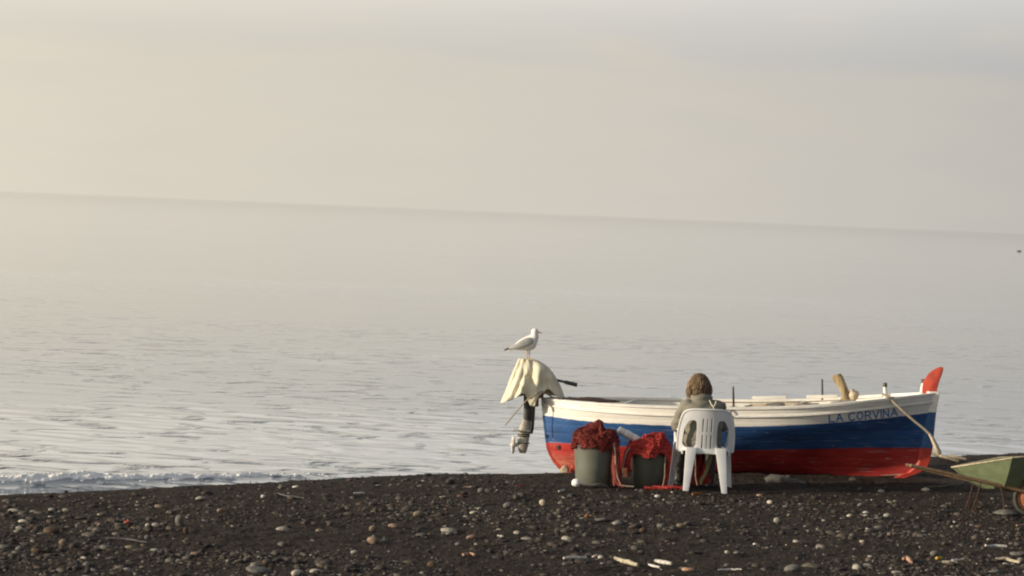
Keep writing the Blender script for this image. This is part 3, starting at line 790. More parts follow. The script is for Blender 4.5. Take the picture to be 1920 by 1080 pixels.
# cloth draped over it
def cloth_sheet():
    NA, NR = 120, 40
    # hem: angle -> (x, y, z) round the motor, camera side first
    hem = [(-180, -.075, 0, .668), (-150, -.055, -.10, .672), (-125, .04, -.16, .715), (-110, .105, -.18, .765), (-100, .14, -.185, .80), (-90, .175, -.19, .795), (-82, .20, -.19, .75), (-74, .245, -.19, .665), (-66, .285, -.19, .665),
           (-58, .305, -.18, .745), (-50, .34, -.18, .79), (-40, .40, -.17, .835), (-32, .44, -.16, .845), (-24, .49, -.15, .80), (-14, .56, -.11, .745), (0, .605, -.03, .735), (30, .59, .12, .76), (70, .42, .20, .77), (110, .20, .21, .75), (150, -.02, .14, .70), (180, -.075, 0, .668)]
    ha = [h[0] for h in hem]
    vs = []
    for i in range(NA):
        a = -180 + 360 * i / NA
        hx, hy, hzz = (float(np.interp(a, ha, [h[k] for h in hem])) for k in (1, 2, 3))
        ar = R(a)
        # crest of the drape: a ridge falling to the right
        tx = .165 + .07 * math.cos(ar); ty = .05 * math.sin(ar)
        tz = 1.148 if math.cos(ar) < .2 else 1.148 - .0 * math.cos(ar)
        for j in range(NR + 1):
            q = j / NR
            e = q ** 1.25
            x = tx + (hx - tx) * q; y = ty + (hy - ty) * min(1, 1.5 * q) * (1 if q < .66 else 1)
            right = max(0, math.cos(ar))
            zc = tz + (hzz - tz) * (q * (1 - .0) if right < .1 else (1 - right) * q + right * (q ** 1.8))
            x += right * .035 * math.sin(math.pi * q)
            # folds: deeper towards the hem, running down the cloth
            fold = (.016 * math.sin(ar * 7 + 2.6 * math.sin(q * 2.6 + ar)) + .016 * mn.noise(Vector((ar * 4.5 + q * 1.5, q * 1.6, 7)))+ .008 * mn.noise(Vector((ar * 11, q * 5, 1)))) * min(1, q * 2.0)
            bg_ = mn.noise(Vector((ar * 1.5, q * 3, 2))) * .03
            nx, ny = math.cos(ar), math.sin(ar)
            k = (fold + bg_) * (1.2 if ny < 0 else .8)
            k *= .45 if abs(a) > 150 else 1
            vs.append((x + nx * k * .5, y + ny * k * 1.6, zc + .006 * math.sin(q * 9 + a * .05)))
    fs = []
    for i in range(NA):
        i2 = (i + 1) % NA
        for j in range(NR): fs.append((i * (NR + 1) + j, i2 * (NR + 1) + j, i2 * (NR + 1) + j + 1, i * (NR + 1) + j + 1))
    c = len(vs); vs.append((.165, 0, 1.152))
    for i in range(NA): fs.append((c, ((i + 1) % NA) * (NR + 1), i * (NR + 1)))
    return vs, fs
vs, fs = cloth_sheet()
mb = MB(); mb.add([(x - .2, y, z - .9) for x, y, z in vs], fs)
m_cover = material('cream_canvas', (0.72, 0.68, 0.54), (0.62, 0.57, 0.43), rough=.9, scale=9, bump=.3, bscale=50)
cov = ob('canvas_cover', mb, m_cover, 'creased cream canvas cover draped over the outboard motor', 'cover', Vector((.2, 29.48, .9)) + MS, angle=180)
s_ = cov.modifiers.new('t', 'SOLIDIFY'); s_.thickness = .004; s_.offset = 0
mb = MB(); mb.tube([(.30, 29.26, .80), (.235, 29.25, .755), (.195, 29.27, .72), (.13, 29.28, .64), (.06, 29.3, .55), (.00, 29.3, .47), (-.02, 29.3, .445)], .007, n=6)
mb.tube([(.30, 29.26, .80), (.36, 29.30, .825), (.42, 29.36, .79), (.50, 29.42, .745)], .008, n=6)
ob('mooring_rope', mb, m_rope, 'thin beige rope tied round the motor and trailing down to the left', 'rope', MS)

# ------------------------------------------------------------------ seagull
gl = thing('seagull', 'white seagull with grey wings standing on the canvas cover, facing right', 'bird', Vector((.20, 29.46, 1.155)) + MS)
G0 = Vector((.20, 0, 1.155))
def gp(x, z, y=0.0): return Vector((x, y, z)) - G0
mb = MB()
prof = [(-.01, 1.250, .014, .008), (.04, 1.268, .030, .022), (.08, 1.286, .044, .042), (.12, 1.300, .056, .056), (.16, 1.313, .064, .068), (.20, 1.325, .066, .076), (.235, 1.340, .062, .074), (.262, 1.362, .054, .058), (.272, 1.392, .042, .044)]
rg = []
for (x, z, hy, hz_) in prof:
    rg.append([gp(x, z) + Vector((-.35 * hz_ * math.sin(a), hy * math.cos(a), hz_ * math.sin(a))) for a in np.linspace(0, 2 * math.pi, 18, endpoint=False)])
mb.rings(rg)
mb.tube([gp(.245, 1.355), gp(.258, 1.40), gp(.256, 1.435), gp(.258, 1.458)], [.050, .045, .038, .034], n=14)
mb.ell(gp(.258, 1.452), (.040, .034, .036)); mb.ell(gp(.287, 1.447), (.018, .016, .015))
mb.ell(gp(.205, 1.275), (.03, .035, .03))
body = mb.build('body', material('white_feathers', (.86, .85, .82), (.80, .79, .76), rough=.8, scale=30, bump=.2, bscale=120), gl)
remesh(body, .005, 14)
m_grey = material('grey_feathers', (.46, .46, .45), (.38, .38, .38), rough=.8, scale=30, bump=.4, bscale=90)
m_black = material('black_feathers', (.02, .018, .018), rough=.7)
for sd_ in (-1, 1):
    rg = []
    for (x, z, hy, hz_) in [(.245, 1.352, .004, .010), (.225, 1.352, .012, .036), (.18, 1.338, .015, .046), (.13, 1.318, .014, .042), (.08, 1.295, .012, .030), (.03, 1.272, .010, .020), (-.015, 1.256, .007, .012), (-.035, 1.249, .005, .008)]:
        yo = sd_ * (.058 if x > .1 else .058 * (x + .06) / .16 + .004)
        rg.append([gp(x, z, yo) + Vector((-.3 * hz_ * math.sin(a), hy * math.cos(a), hz_ * math.sin(a))) for a in np.linspace(0, 2 * math.pi, 14, endpoint=False)])
    mb = MB(); mb.rings(rg); wg = mb.build('wing', m_grey, gl)
    mb = MB(); mb.tube([gp(.005, 1.266, sd_ * .02), gp(-.035, 1.250, sd_ * .012), gp(-.066, 1.238, sd_ * .006)], [.014, .012, .004], n=8, flat=.8); mb.build('wing_tip', m_black, wg)
    mb = MB(); mb.ell(gp(.272, 1.458, sd_ * .031), (.004, .003, .004)); mb.build('eye', m_black, gl)
    mb = MB(); lx = .20 + .012 * sd_
    mb.tube([gp(lx, 1.262, sd_ * .022), gp(lx - .006, 1.205, sd_ * .022), gp(lx - .002, 1.156, sd_ * .022)], [.008, .0055, .006], n=8)
    for a in (-.5, 0, .5): mb.tube([gp(lx - .002, 1.157, sd_ * .022), gp(lx + .035 * math.cos(a), 1.152, sd_ * .022 + .03 * math.sin(a))], [.005, .003], n=6)
    mb.build('leg', material('yellow_leg', (.55, .42, .20), rough=.6), gl)
mb = MB(); mb.tube([gp(.292, 1.446), gp(.315, 1.444), gp(.329, 1.438), gp(.332, 1.430)], [.009, .0075, .006, .002], n=8, flat=.8); mb.build('beak', material('yellow_beak', (.72, .50, .12), rough=.4), gl)
mb = MB(); mb.prism([(-.0, -.028), (-.065, -.022), (-.065, .022), (-.0, .028)], .006, lambda a, b_, c_: gp(a + .03, 1.246 + c_ + (a) * .25, b_)); mb.build('tail', body.data.materials[0], gl, bevel=.002)

# ------------------------------------------------------------------ nets, buckets, floats
def net_heap(mb, c, rx, ry, h, strands=170, seed=0, lump=.05, fringe=0.0):
    rr = random.Random(seed)
    def surf(th, q):      # q 0 rim .. 1 top
        k = math.cos(q * math.pi / 2)
        k = max(k, 0) ** .62; x = rx * k * math.cos(th); y = ry * k * math.sin(th); z = h * math.sin(q * math.pi / 2)
        p = Vector((x, y, z)); p += nv(p + Vector(c), 8, lump) * (0.35 + 1.1 * q) + nv(p + Vector(c), 26, lump * .55)
        if q < .06: p.z -= .085 * (mn.noise(Vector((math.cos(th) * 3, math.sin(th) * 3, seed))) + .15)
        return p + Vector(c)
    n, m_ = 48, 14
    rg = [[surf(2 * math.pi * j / n, i / m_ * .99) for j in range(n)] for i in range(m_ + 1)]
    mb.rings(rg, mi=0)
    for k in range(strands):
        th, q = rr.uniform(0, 6.28), rr.uniform(0, .9); pts = []
        dth, dq = rr.uniform(-.25, .25), rr.uniform(-.12, .12)
        for i in range(rr.randint(5, 12)):
            pts.append(surf(th, max(-.05, min(.99, q))) + Vector((rr.uniform(-1, 1), rr.uniform(-1, 1), rr.uniform(0, 1.6))) * .009 + (surf(th, q) - Vector(c)).normalized() * .006)
            th += dth + rr.uniform(-.1, .1); q += dq + rr.uniform(-.05, .05)
        mb.tube(pts, rr.choice([.0014, .0018, .0024, .0034]), n=4, mi=1)
def bucket(label, x, y, r, h, rb, group, m_bucket, zb=None):
    z = gzf(x, y) - .015 if zb is None else zb
    o = thing('bucket', label, 'bucket', (x, y, z), 0, group)
    mb = MB(); N_ = 48
    def ring(rad_, zz): return [(rad_ * math.cos(a), rad_ * math.sin(a), zz) for a in np.linspace(0, 2 * math.pi, N_, endpoint=False)]
    mb.rings([ring(rb * .96, 0), ring(rb, .01), ring(rb + (r - rb) * .5, h * .5), ring(r, h), ring(r - .006, h), ring(rb + (r - rb) * .5 - .006, h * .5), ring(rb - .006, .02)])
    mb.build('pail', m_bucket, o, angle=50)
    mb = MB(); mb.tube([(r + .002) * Vector((math.cos(a), math.sin(a), 0)) + Vector((0, 0, h - .008)) for a in np.linspace(0, 2 * math.pi, 49)], .010, n=8); mb.build('rim', m_bucket, o)
    return o
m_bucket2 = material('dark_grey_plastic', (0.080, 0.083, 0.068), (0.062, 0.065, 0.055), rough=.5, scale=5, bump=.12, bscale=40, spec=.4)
m_bucket = material('grey_plastic', (0.135, 0.14, 0.115), (0.11, 0.115, 0.095), rough=.55, scale=5, bump=.12, bscale=40, spec=.4, col3=(.20, .19, .16), s3=26, t3=.66)
GB = 'buckets filled with red fishing net'
bucket('larger grey plastic bucket nearer the stern, heaped with dark red net', .885, 28.12, .205, .425, .172, GB, m_bucket)
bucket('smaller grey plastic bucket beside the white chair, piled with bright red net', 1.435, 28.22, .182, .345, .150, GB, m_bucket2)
mb = MB()
net_heap(mb, (.89, 28.12, .40), .222, .21, .155, 420, 1, .06)
for k in range(26):     # spill down the right side of the bucket
    x0 = 1.05 + random.uniform(-.02, .05); y0 = 28.0 + random.uniform(-.05, .05)
    mb.tube([(x0 - .02, y0, .46), (x0 + .015, y0 - .02, .36), (x0 + .02 + random.uniform(-.01, .01), y0 - .03, .20), (x0 + .045 + random.uniform(-.02, .03), y0 - .04, .04), (x0 + .07 + random.uniform(-.03, .05), y0 - .06, .005)], random.choice([.008, .012, .016]), n=5, mi=random.choice([0, 1]))
ob('fishing_net', mb, [m_netd, m_strandd], 'dark red net heaped on the larger bucket with a tail hanging to the ground', 'net', group='red fishing nets')
mb = MB()
net_heap(mb, (1.43, 28.20, .335), .205, .20, .10, 420, 2, .06)
net_heap(mb, (1.50, 28.2, .38), .12, .12, .12, 240, 5, .06)
for k in range(22):
    x0 = 1.235 + random.uniform(-.03, .03); y0 = 28.15 + random.uniform(-.06, .06)
    mb.tube([(x0 + .03, y0, .40), (x0 - .01, y0 - .01, .33), (x0 - .03 + random.uniform(-.01, .01), y0 - .02, .20 + random.uniform(-.05, .05))], random.choice([.008, .012]), n=5, mi=random.choice([0, 1]))
for k in range(16):
    x0 = 1.60 + random.uniform(-.02, .02); y0 = 28.26 + random.uniform(-.06, .06)
    mb.tube([(x0 - .03, y0, .38), (x0, y0 - .01, .28), (x0 + random.uniform(-.01, .02), y0 - .02, .10), (x0 - .02, y0 - .05, .01)], random.choice([.010, .014]), n=5, mi=random.choice([0, 1]))
ob('fishing_net', mb, [m_net, m_strand], 'bright red net piled over the smaller bucket between the floats and the chair', 'net', group='red fishing nets')
# net strewn on the sand in front of the smaller bucket
mb = MB()
for k in range(60):
    x0 = random.uniform(1.38, 1.66); y0 = 27.98 + random.uniform(-.05, .06); a = random.uniform(-.3, .3)
    z0 = gzf(x0, y0) + .012
    mb.tube([(x0 + .05 * q * math.cos(a), y0 + .05 * q * math.sin(a) + random.uniform(-.01, .01), z0 + random.uniform(-.006, .018)) for q in range(4)], random.choice([.004, .008, .010]), n=5, mi=random.choice([0, 1]))
ob('fishing_net', mb, [m_net, m_strand], 'loose strip of red net lying on the sand in front of the smaller bucket', 'net', group='red fishing nets')
# float line ropes hanging between the buckets
mb = MB(); mb.tube([(1.07, 27.95, .43), (1.085, 27.93, .33), (1.095, 27.93, .20), (1.115, 27.92, .10), (1.15, 27.9, .02), (1.20, 27.9, .012), (1.28, 27.9, .01)], .008, n=6)
ob('cord', mb, m_rope, 'beige cord hanging from the larger bucket down to the sand', 'cord')
mb = MB(); mb.tube([(1.235, 28.05, .38), (1.20, 28.03, .34), (1.175, 28.02, .25), (1.17, 28.0, .17), (1.155, 28.0, .11), (1.13, 28.0, .09)], .006, n=6)
ob('cord', mb, m_rope, 'thin pale cord looping off the left edge of the smaller bucket', 'cord')
mb = MB(); mb.tube([(1.59, 28.06, .36), (1.585, 28.03, .22), (1.588, 28.02, .12), (1.575, 28.0, .04), (1.565, 27.98, .01)], .005, n=6)
ob('cord', mb, m_rope, 'dull cord hanging down the dark right side of the smaller bucket', 'cord')
m_floatw = material('white_foam_float', (.82, .82, .80), (.74, .74, .73), rough=.7, scale=20, bump=.3, bscale=80)
mb = MB(); p0, p1 = Vector((1.115, 28.22, .545)), Vector((1.33, 28.28, .435)); dd = (p1 - p0)
mb.tube([p0 + dd * q for q in (0, .04, .2, .28, .34, .6, .68, .74, .96, 1)], [.02, .034, .038, .032, .040, .042, .034, .042, .038, .026], n=14)
ob('foam_float', mb, m_floatw, 'long white foam float resting between the two net piles', 'float')
m_floato = material('orange_float', (.62, .24, .12), (.5, .18, .09), rough=.6, scale=30)
mb = MB(); mb.ell((0, 0, 0), (.022, .022, .030)); ob('net_float', mb, m_floato, 'small orange float hanging between the buckets', 'float', (1.125, 27.98, .235))
mb = MB(); mb.box((0, 0, 0), (.055, .04, .055)); ob('net_float', mb, m_floato, 'square peach float on the net left of the smaller bucket', 'float', (1.18, 27.97, .155), .3, bevel=.010)
mb = MB(); mb.box((0, 0, 0), (.045, .04, .035)); ob('net_float', mb, m_floato, 'small tan block just under the square peach float', 'float', (1.19, 27.97, .11), .2, bevel=.008)
mb = MB(); mb.ell((0, 0, 0), (.050, .046, .043), n=20, m=14, fn=lambda p: p + nv(p, 12, .006)); mb.tube([(0, -.044, 0), (0, -.05, 0)], [.012, .006])
ob('net_float', mb, m_floatw, 'white ball float on the sand at the foot of the larger bucket', 'float', (.715, 27.88, gzf(.715, 27.88) + .032))
mb = MB(); mb.tube([(.74, 27.85, gzf(.74, 27.85) + .012), (.86, 27.86, gzf(.86, 27.86) + .02), (.96, 27.88, gzf(.96, 27.88) + .024), (1.02, 27.9, gzf(1.02, 27.9) + .02)], [.010, .016, .026, .010], n=8)
ob('driftwood', mb, m_greywood, 'pale grey driftwood stick lying in front of the larger bucket', 'driftwood')

# ------------------------------------------------------------------ plastic chair
m_plast = material('white_plastic', (.74, .76, .78), (.68, .70, .72), rough=.38, scale=6, spec=.5, bump=.05, bscale=60)
ch = thing('garden_chair', 'white moulded plastic garden chair with slotted back and a person sitting in it', 'chair', (1.98, 28.12, gzf(1.965, 28.1) - .005), R(2))
def bezier_w(z):    # half width of the back at height z
    return float(np.interp(z, [.36, .42, .50, .58, .66, .72, .765, .795, .812, .82], [.275, .278, .281, .279, .268, .256, .243, .222, .190, .135]))
def back_pt(x, z, t_=0.0):
    lean = -.10 - (z - .42) * .20
    return Vector((x, lean + .95 * x * x * 1.1 + t_, z))
NXB, NZB = 150, 130
def hole_c(z):
    inn = .102; outr = float(np.interp(z, [.43, .47, .62, .71], [.210, .234, .220, .182]))
    return (inn + outr) / 2, (outr - inn) / 2, .572, .140
mb = MB(); idx = {}; vs = []; fs = []
def hole(x, z):
    ax = abs(x + (z - .6) * 0)
    # two big side openings
    if .432 < z < .712:
        cxh, hw, czh, hh = hole_c(z)
        if (abs((ax - cxh) / hw) ** 4 + abs((z - czh) / hh) ** 5) < 1: return True
    for zc, hh in ((.665, .066), (.500, .070)):
        for xs_ in (-.042, 0, .042):
            if abs(x - xs_) < .0052 and abs(z - zc) < hh: return True
    return False
for iz in range(NZB + 1):
    z = .392 + (.82 - .392) * iz / NZB; hwid = bezier_w(z)
    for ix in range(NXB + 1):
        x = max(-hwid, min(hwid, -.281 + .562 * ix / NXB))
        idx[ix, iz] = len(vs); vs.append(back_pt(x, z))
for iz in range(NZB):
    for ix in range(NXB):
        c = sum((Vector(vs[idx[a]]) for a in ((ix, iz), (ix + 1, iz), (ix + 1, iz + 1), (ix, iz + 1))), Vector()) / 4
        if hole(c.x, c.z): continue
        fs.append((idx[ix, iz], idx[ix + 1, iz], idx[ix + 1, iz + 1], idx[ix, iz + 1]))
mb.add(vs, fs); bk = mb.build('backrest', m_plast, ch, angle=60)
bm = bmesh.new(); bm.from_mesh(bk.data); bmesh.ops.remove_doubles(bm, verts=bm.verts, dist=.0004); bmesh.ops.delete(bm, geom=[v for v in bm.verts if not v.link_faces], context='VERTS')
for v in bm.verts:          # round the rims of the side openings
    x, z = v.co.x, v.co.z; ax = abs(x)
    if not v.is_boundary or not (.42 < z < .72) or not (.085 < ax < .245): continue
    def F(k):
        c_, hw, cz, hh = hole_c(cz0 + (z - cz0) * k); return abs((cx0 + (ax - cx0) * k - c_) / hw) ** 4 + abs((z - cz0) * k / hh) ** 5 - 1
    cx0, cz0 = .162, .572; lo, hi = .6, 1.5
    if F(lo) > 0 or F(hi) < 0: continue
    for _ in range(30):
        m_ = (lo + hi) / 2
        if F(m_) < 0: lo = m_
        else: hi = m_
    if abs(lo - 1) > .15: continue
    nx, nz = cx0 + (ax - cx0) * lo, cz0 + (z - cz0) * lo
    v.co = back_pt(math.copysign(nx, x), nz)
for _ in range(1):
    bs = [v for v in bm.verts if v.is_boundary]; bmesh.ops.smooth_vert(bm, verts=bs, factor=.4, use_axis_x=True, use_axis_y=True, use_axis_z=True)
bm.to_mesh(bk.data); bm.free()
s_ = bk.modifiers.new('t', 'SOLIDIFY'); s_.thickness = .008; s_.offset = 0
# rolled edge round the back
mb = MB(); pts = []
zs_ = [.40, .45, .5, .55, .6, .65, .7, .74, .77, .79, .805, .815, .82]
pts = [back_pt(-bezier_w(z), z) for z in zs_] + [back_pt(x, .822) for x in (-.06, -.02, .02, .06)] + [back_pt(bezier_w(z), z) for z in reversed(zs_)]
mb.tube(pts, .011, n=8); mb.build('back_edge', m_plast, bk)
# seat: dished slab with a skirt
mb = MB(); n = 20
def seat_pt(a, b_, dz=0.0):
    x = (a * 2 - 1) * (.225 + .02 * b_); y = -.09 + .44 * b_
    z = .415 - .022 * math.sin(math.pi * a) * math.sin(math.pi * b_) + .012 * b_ - (.03 if b_ > .97 else 0)
    return Vector((x, y, z + dz))
mb.add([seat_pt(i / n, j / n) for j in range(n + 1) for i in range(n + 1)], [(j * (n + 1) + i, j * (n + 1) + i + 1, (j + 1) * (n + 1) + i + 1, (j + 1) * (n + 1) + i) for j in range(n) for i in range(n)])
st = mb.build('seat', m_plast, ch); s_ = st.modifiers.new('t', 'SOLIDIFY'); s_.thickness = .01
mb = MB()
sk = [(-.19, -.112), (-.07, -.118), (.07, -.118), (.19, -.112)]
mb.prism([(-.175, .425), (-.175, .365), (-.10, .378), (0, .382), (.10, .378), (.175, .365), (.175, .425)], .012, lambda a, b_, c_: Vector((a, -.108 + c_, b_)))
for sx in (-1, 1): mb.box((sx * .232, .10, .392), (.012, .38, .045))
mb.box((0, .345, .395), (.45, .012, .045))
mb.build('seat_skirt', m_plast, st, bevel=.003)
def leg(x0, y0, x1, y1, z0, w0, w1, d0, d1):
    mb = MB(); rg = []
    for q in np.linspace(0, 1, 7):
        x = x0 + (x1 - x0) * q; y = y0 + (y1 - y0) * q; z = z0 * (1 - q) + .0 * q; ww = (w0 + (w1 - w0) * q) / 2; dd = (d0 + (d1 - d0) * q) / 2
        rg.append([(x - ww, y - dd, z), (x + ww, y - dd, z), (x + ww, y + dd, z), (x - ww, y + dd, z)])
    mb.rings(rg); mb.build('leg', m_plast, ch, bevel=.004, angle=40)
leg(-.145, -.10, -.195, -.205, .44, .105, .052, .05, .035)
leg(.145, -.10, .190, -.205, .44, .105, .052, .05, .035)
leg(-.255, .30, -.292, .36, .46, .055, .046, .07, .05)
leg(.258, .30, .298, .36, .46, .055, .046, .07, .05)
for sx in (-1, 1):
    mb = MB(); rg = []
    for (x, y, z, hw, ht) in [(0.250, -.05, .575, .012, .012), (0.252, .06, .590, .018, .009), (0.256, .16, .595, .020, .008), (0.260, .26, .590, .020, .008), (0.262, .325, .575, .020, .012), (0.262, .345, .53, .020, .02), (0.258, .335, .47, .020, .022), (0.253, .32, .42, .022, .024)]:
        rg.append([Vector((sx * x + hw * math.cos(a), y, z)) + Vector((0, ht * math.sin(a) * (1 if z < .6 else 0), ht * math.sin(a) * (1 if z >= .58 else 0))) for a in np.linspace(0, 2 * math.pi, 12, endpoint=False)])
    mb.rings(rg); mb.build('armrest', m_plast, ch)

# ------------------------------------------------------------------ the seated person
pe = thing('person', 'person in a grey jacket with brown hair sitting bent over a red net', 'person', (1.965, 28.185, gzf(1.965, 28.1) - .005), R(6))
m_skin = material('skin', (.46, .27, .18), (.40, .22, .15), rough=.55, scale=20)
m_jack = material('grey_jacket', (.195, .185, .150), (.165, .157, .128), rough=.85, scale=6, bump=.15, bscale=120)
m_trou = material('dark_trousers', (.085, .08, .068), (.06, .056, .05), rough=.9, scale=14, bump=.5, bscale=60)
m_hair = material('brown_hair', (.14, .080, .044), (.085, .050, .030), rough=.55, scale=30, stretch=(6, 6, 1), bump=.8, bscale=90)
m_hairl = material('blond_sunlit_hair', (.36, .27, .16), (.24, .16, .09), rough=.5, scale=30, stretch=(6, 6, 1))
HX, HY, HZ = -.035, .20, 1.035
mb = MB()
mb.ell((HX, HY, HZ + .01), (.074, .092, .098), n=24, m=18)
mb.ell((HX, HY + .035, HZ - .055), (.052, .055, .050)); mb.ell((HX, HY + .075, HZ - .085), (.022, .02, .018))   # jaw, chin
mb.tube([(HX, HY + .098, HZ - .005), (HX, HY + .118, HZ - .035), (HX, HY + .105, HZ - .043)], [.010, .014, .010])   # nose
mb.tube([(HX - .025, HY + .083, HZ - .063), (HX, HY + .092, HZ - .064), (HX + .025, HY + .083, HZ - .063)], [.006, .009, .006])   # lips
mb.tube([(HX - .045, HY + .082, HZ + .025), (HX, HY + .094, HZ + .022), (HX + .045, HY + .082, HZ + .025)], [.008, .010, .008])   # brow
for s in (-1, 1): mb.ell((HX + s * .074, HY - .005, HZ - .012), (.008, .018, .030))
mb.tube([(-.02, .10, .86), (-.025, .13, .93), (HX, HY - .02, HZ - .04)], [.062, .052, .05], n=14)
mb.tube([(0, .02, .48), (0, -.01, .60), (-.005, .02, .72), (-.01, .06, .82), (-.02, .09, .88)], [.12, .11, .11, .095, .055], n=20, flat=.8)
SH = {-1: (-.17, .08, .845), 1: (.15, .08, .845)}; EL = {-1: (-.235, .19, .625), 1: (.225, .20, .64)}; WR = {-1: (-.11, .40, .585), 1: (.10, .41, .60)}
for s in (-1, 1):
    mb.tube([SH[s], EL[s]], [.052, .040], n=12); mb.tube([EL[s], WR[s]], [.038, .026], n=12); mb.ell(EL[s], (.04, .04, .04)); mb.ell(SH[s], (.055, .055, .055))
    mb.tube([(s * .09, .02, .475), (s * .14, .40, .475)], [.085, .06], n=12); mb.ell((s * .14, .41, .47), (.06, .06, .06))
    mb.tube([(s * .14, .41, .47), (s * .155, .44, .10)], [.055, .036], n=12); mb.tube([(s * .155, .43, .07), (s * .165, .55, .045)], [.038, .03], n=10)
    W = Vector(WR[s]); dirv = (W - Vector(EL[s])).normalized(); side = Vector((-s, .35, 0)).normalized()
    pc = W + dirv * .05; mb.tube([W, W + dirv * .03, pc, pc + dirv * .035], [.024, .032, .036, .030], n=12, flat=.45)
    for f, (ln, of) in enumerate(((.068, -.028), (.078, -.010), (.072, .009), (.056, .026))):
        b0 = pc + dirv * .028 + side * of * (-s); dn = Vector((0, 0, -1))
        mb.tube([b0, b0 + dirv * ln * .45 + dn * .006, b0 + dirv * ln * .72 + dn * .026, b0 + dirv * ln * .78 + dn * .048], [.0095, .009, .0082, .007], n=8)
    b0 = W + dirv * .025 + Vector((-s * .026, 0, 0))
    mb.tube([b0, b0 + dirv * .03 + Vector((-s * .02, 0, -.008)), b0 + dirv * .055 + Vector((-s * .018, 0, -.026))], [.012, .010, .008], n=8)
bd = mb.build('body', m_skin, pe); remesh(bd, .0055, 3)
for s in (-1, 1):
    mb = MB(); mb.ell((HX + s * .030, HY + .078, HZ + .005), (.012, .010, .008)); mb.build('eye', material('eye_white', (.7, .68, .65), rough=.2), pe)
# jacket
mb = MB(); rg = []
for (x, y, z, hx, hy) in [(0, .03, .425, .185, .145), (0, .01, .48, .19, .15), (0, -.005, .56, .185, .15), (-.003, .0, .65, .19, .15), (-.006, .015, .74, .198, .145), (-.01, .04, .81, .195, .13), (-.015, .065, .855, .165, .115), (-.02, .085, .89, .115, .095), (-.025, .10, .925, .078, .08), (-.028, .115, .955, .070, .074)]:
    rg.append([(x + hx * math.copysign(abs(math.cos(a)) ** .8, math.cos(a)), y + hy * math.sin(a), z) for a in np.linspace(0, 2 * math.pi, 28, endpoint=False)])
mb.rings(rg)
for s in (-1, 1):
    mb.ell(Vector(SH[s]) + Vector((-s * .02, 0, -.012)), (.085, .085, .07)); mb.tube([SH[s], tuple((Vector(SH[s]) + Vector(EL[s])) / 2), EL[s]], [.07, .07, .062], n=16); mb.ell(EL[s], (.064, .064, .062)); mb.tube([EL[s], tuple((Vector(EL[s]) + Vector(WR[s])) / 2), WR[s]], [.06, .05, .042], n=16)
mb.tube([(-.025 + .085 * math.cos(a), .095 + .085 * math.sin(a), .925 + .012 * math.sin(a)) for a in np.linspace(0, 6.283, 24)], .028, n=10)
jk = mb.build('jacket', m_jack, pe)
remesh(jk, .009, 5, lambda p, n: n * (mn.noise(Vector((p.x * 6 + p.z * 5, p.y * 6, p.z * 15 - p.x * 8))) * .016 + abs(mn.noise(Vector((p.x * 9, p.y * 9, p.z * 26)))) * .010))
mb = MB()
m_strap = material('cream_cord', (.62, .58, .46), rough=.8)
def onb(x, z): return (x, .04 - .135 * (1 if z < .8 else max(.5, 1 - (z - .8) * 3.5)) - .012, z)
mb.tube([onb(.035, .905), onb(.05, .87), onb(.072, .84), onb(.078, .81), onb(.074, .77)], .0065, n=6); mb.tube([onb(.10, .90), onb(.094, .875), onb(.078, .845)], .0065, n=6)
mb.build('strap', m_strap, pe)
# trousers and boots
mb = MB(); mb.ell((0, .03, .475), (.17, .13, .075))
for s in (-1, 1):
    mb.tube([(s * .085, .03, .48), (s * .14, .41, .48)], [.098, .074], n=14); mb.ell((s * .14, .41, .475), (.072, .072, .07)); mb.tube([(s * .14, .42, .46), (s * .15, .43, .28), (s * .155, .44, .10)], [.068, .064, .055], n=14)
tr = mb.build('trousers', m_trou, pe); remesh(tr, .01, 4, lambda p, n: n * mn.noise(p * 12) * .008)
for s in (-1, 1):
    mb = MB(); mb.tube([(s * .155, .40, .06), (s * .16, .46, .06), (s * .165, .55, .042), (s * .167, .59, .035)], [.045, .05, .042, .025], n=12, flat=.8); mb.tube([(s * .155, .44, .05), (s * .155, .44, .14)], [.05, .056], n=12)
    mb.box((s * .161, .49, .010), (.085, .24, .02)); bt = mb.build('boot', m_darkmetal, pe); remesh(bt, .007, 3)
# hair
HW = [(.125, .012), (.112, .052), (.085, .082), (.045, .104), (0, .118), (-.045, .128), (-.085, .130), (-.12, .112)]      # (height, half width) of the loose hair
def hairw(z): return float(np.interp(-z, [-h for h, _ in HW], [w_i for _, w_i in HW]))
mb = MB(); rg = []
for z, _ in HW:
    wd = hairw(z) * .90
    rg.append([Vector((HX + wd * math.cos(a), HY - .018 + (wd * .95 if math.sin(a) < 0 else wd * .55 if z < .05 else wd * .9) * math.sin(a), HZ + z)) for a in np.linspace(0, 2 * math.pi, 40, endpoint=False)])
rg = [[p + nv(p, 15, .012) + nv(p, 40, .006) for p in r_i] for r_i in rg]
mb.rings(rg); hr = mb.build('hair', m_hair, pe)
mb = MB(); rh = random.Random(4)
for k in range(650):
    a = rh.uniform(-3.3, .16); z0 = .125 - abs(rh.gauss(0, .03)); z1 = rh.uniform(-.15, -.02) if rh.random() < .8 else rh.uniform(-.03, .05); pts = []
    tw = rh.gauss(0, .35); ph = rh.uniform(0, 6)
    for q in np.linspace(0, 1, 9):
        z = z0 + (z1 - z0) * q; wd = hairw(z) * (.93 + .05 * math.sin(ph + q * 5) + (.15 * rh.random() if k % 6 == 0 else .04) * q)
        aa = a + tw * q * q + .05 * math.sin(q * 7 + ph)
        pts.append(Vector((HX + wd * math.cos(aa), HY - .018 + wd * .95 * math.sin(aa), HZ + z)))
    light = math.cos(a) < -.05 and rh.random() < .55 or rh.random() < .18  # extra blond strands on the left paint the sunlit side into the hair colour
    mb.tube(pts, [.0018, .0028, .003, .003, .003, .0028, .0026, .002, .001], n=4, mi=1 if light else 0)
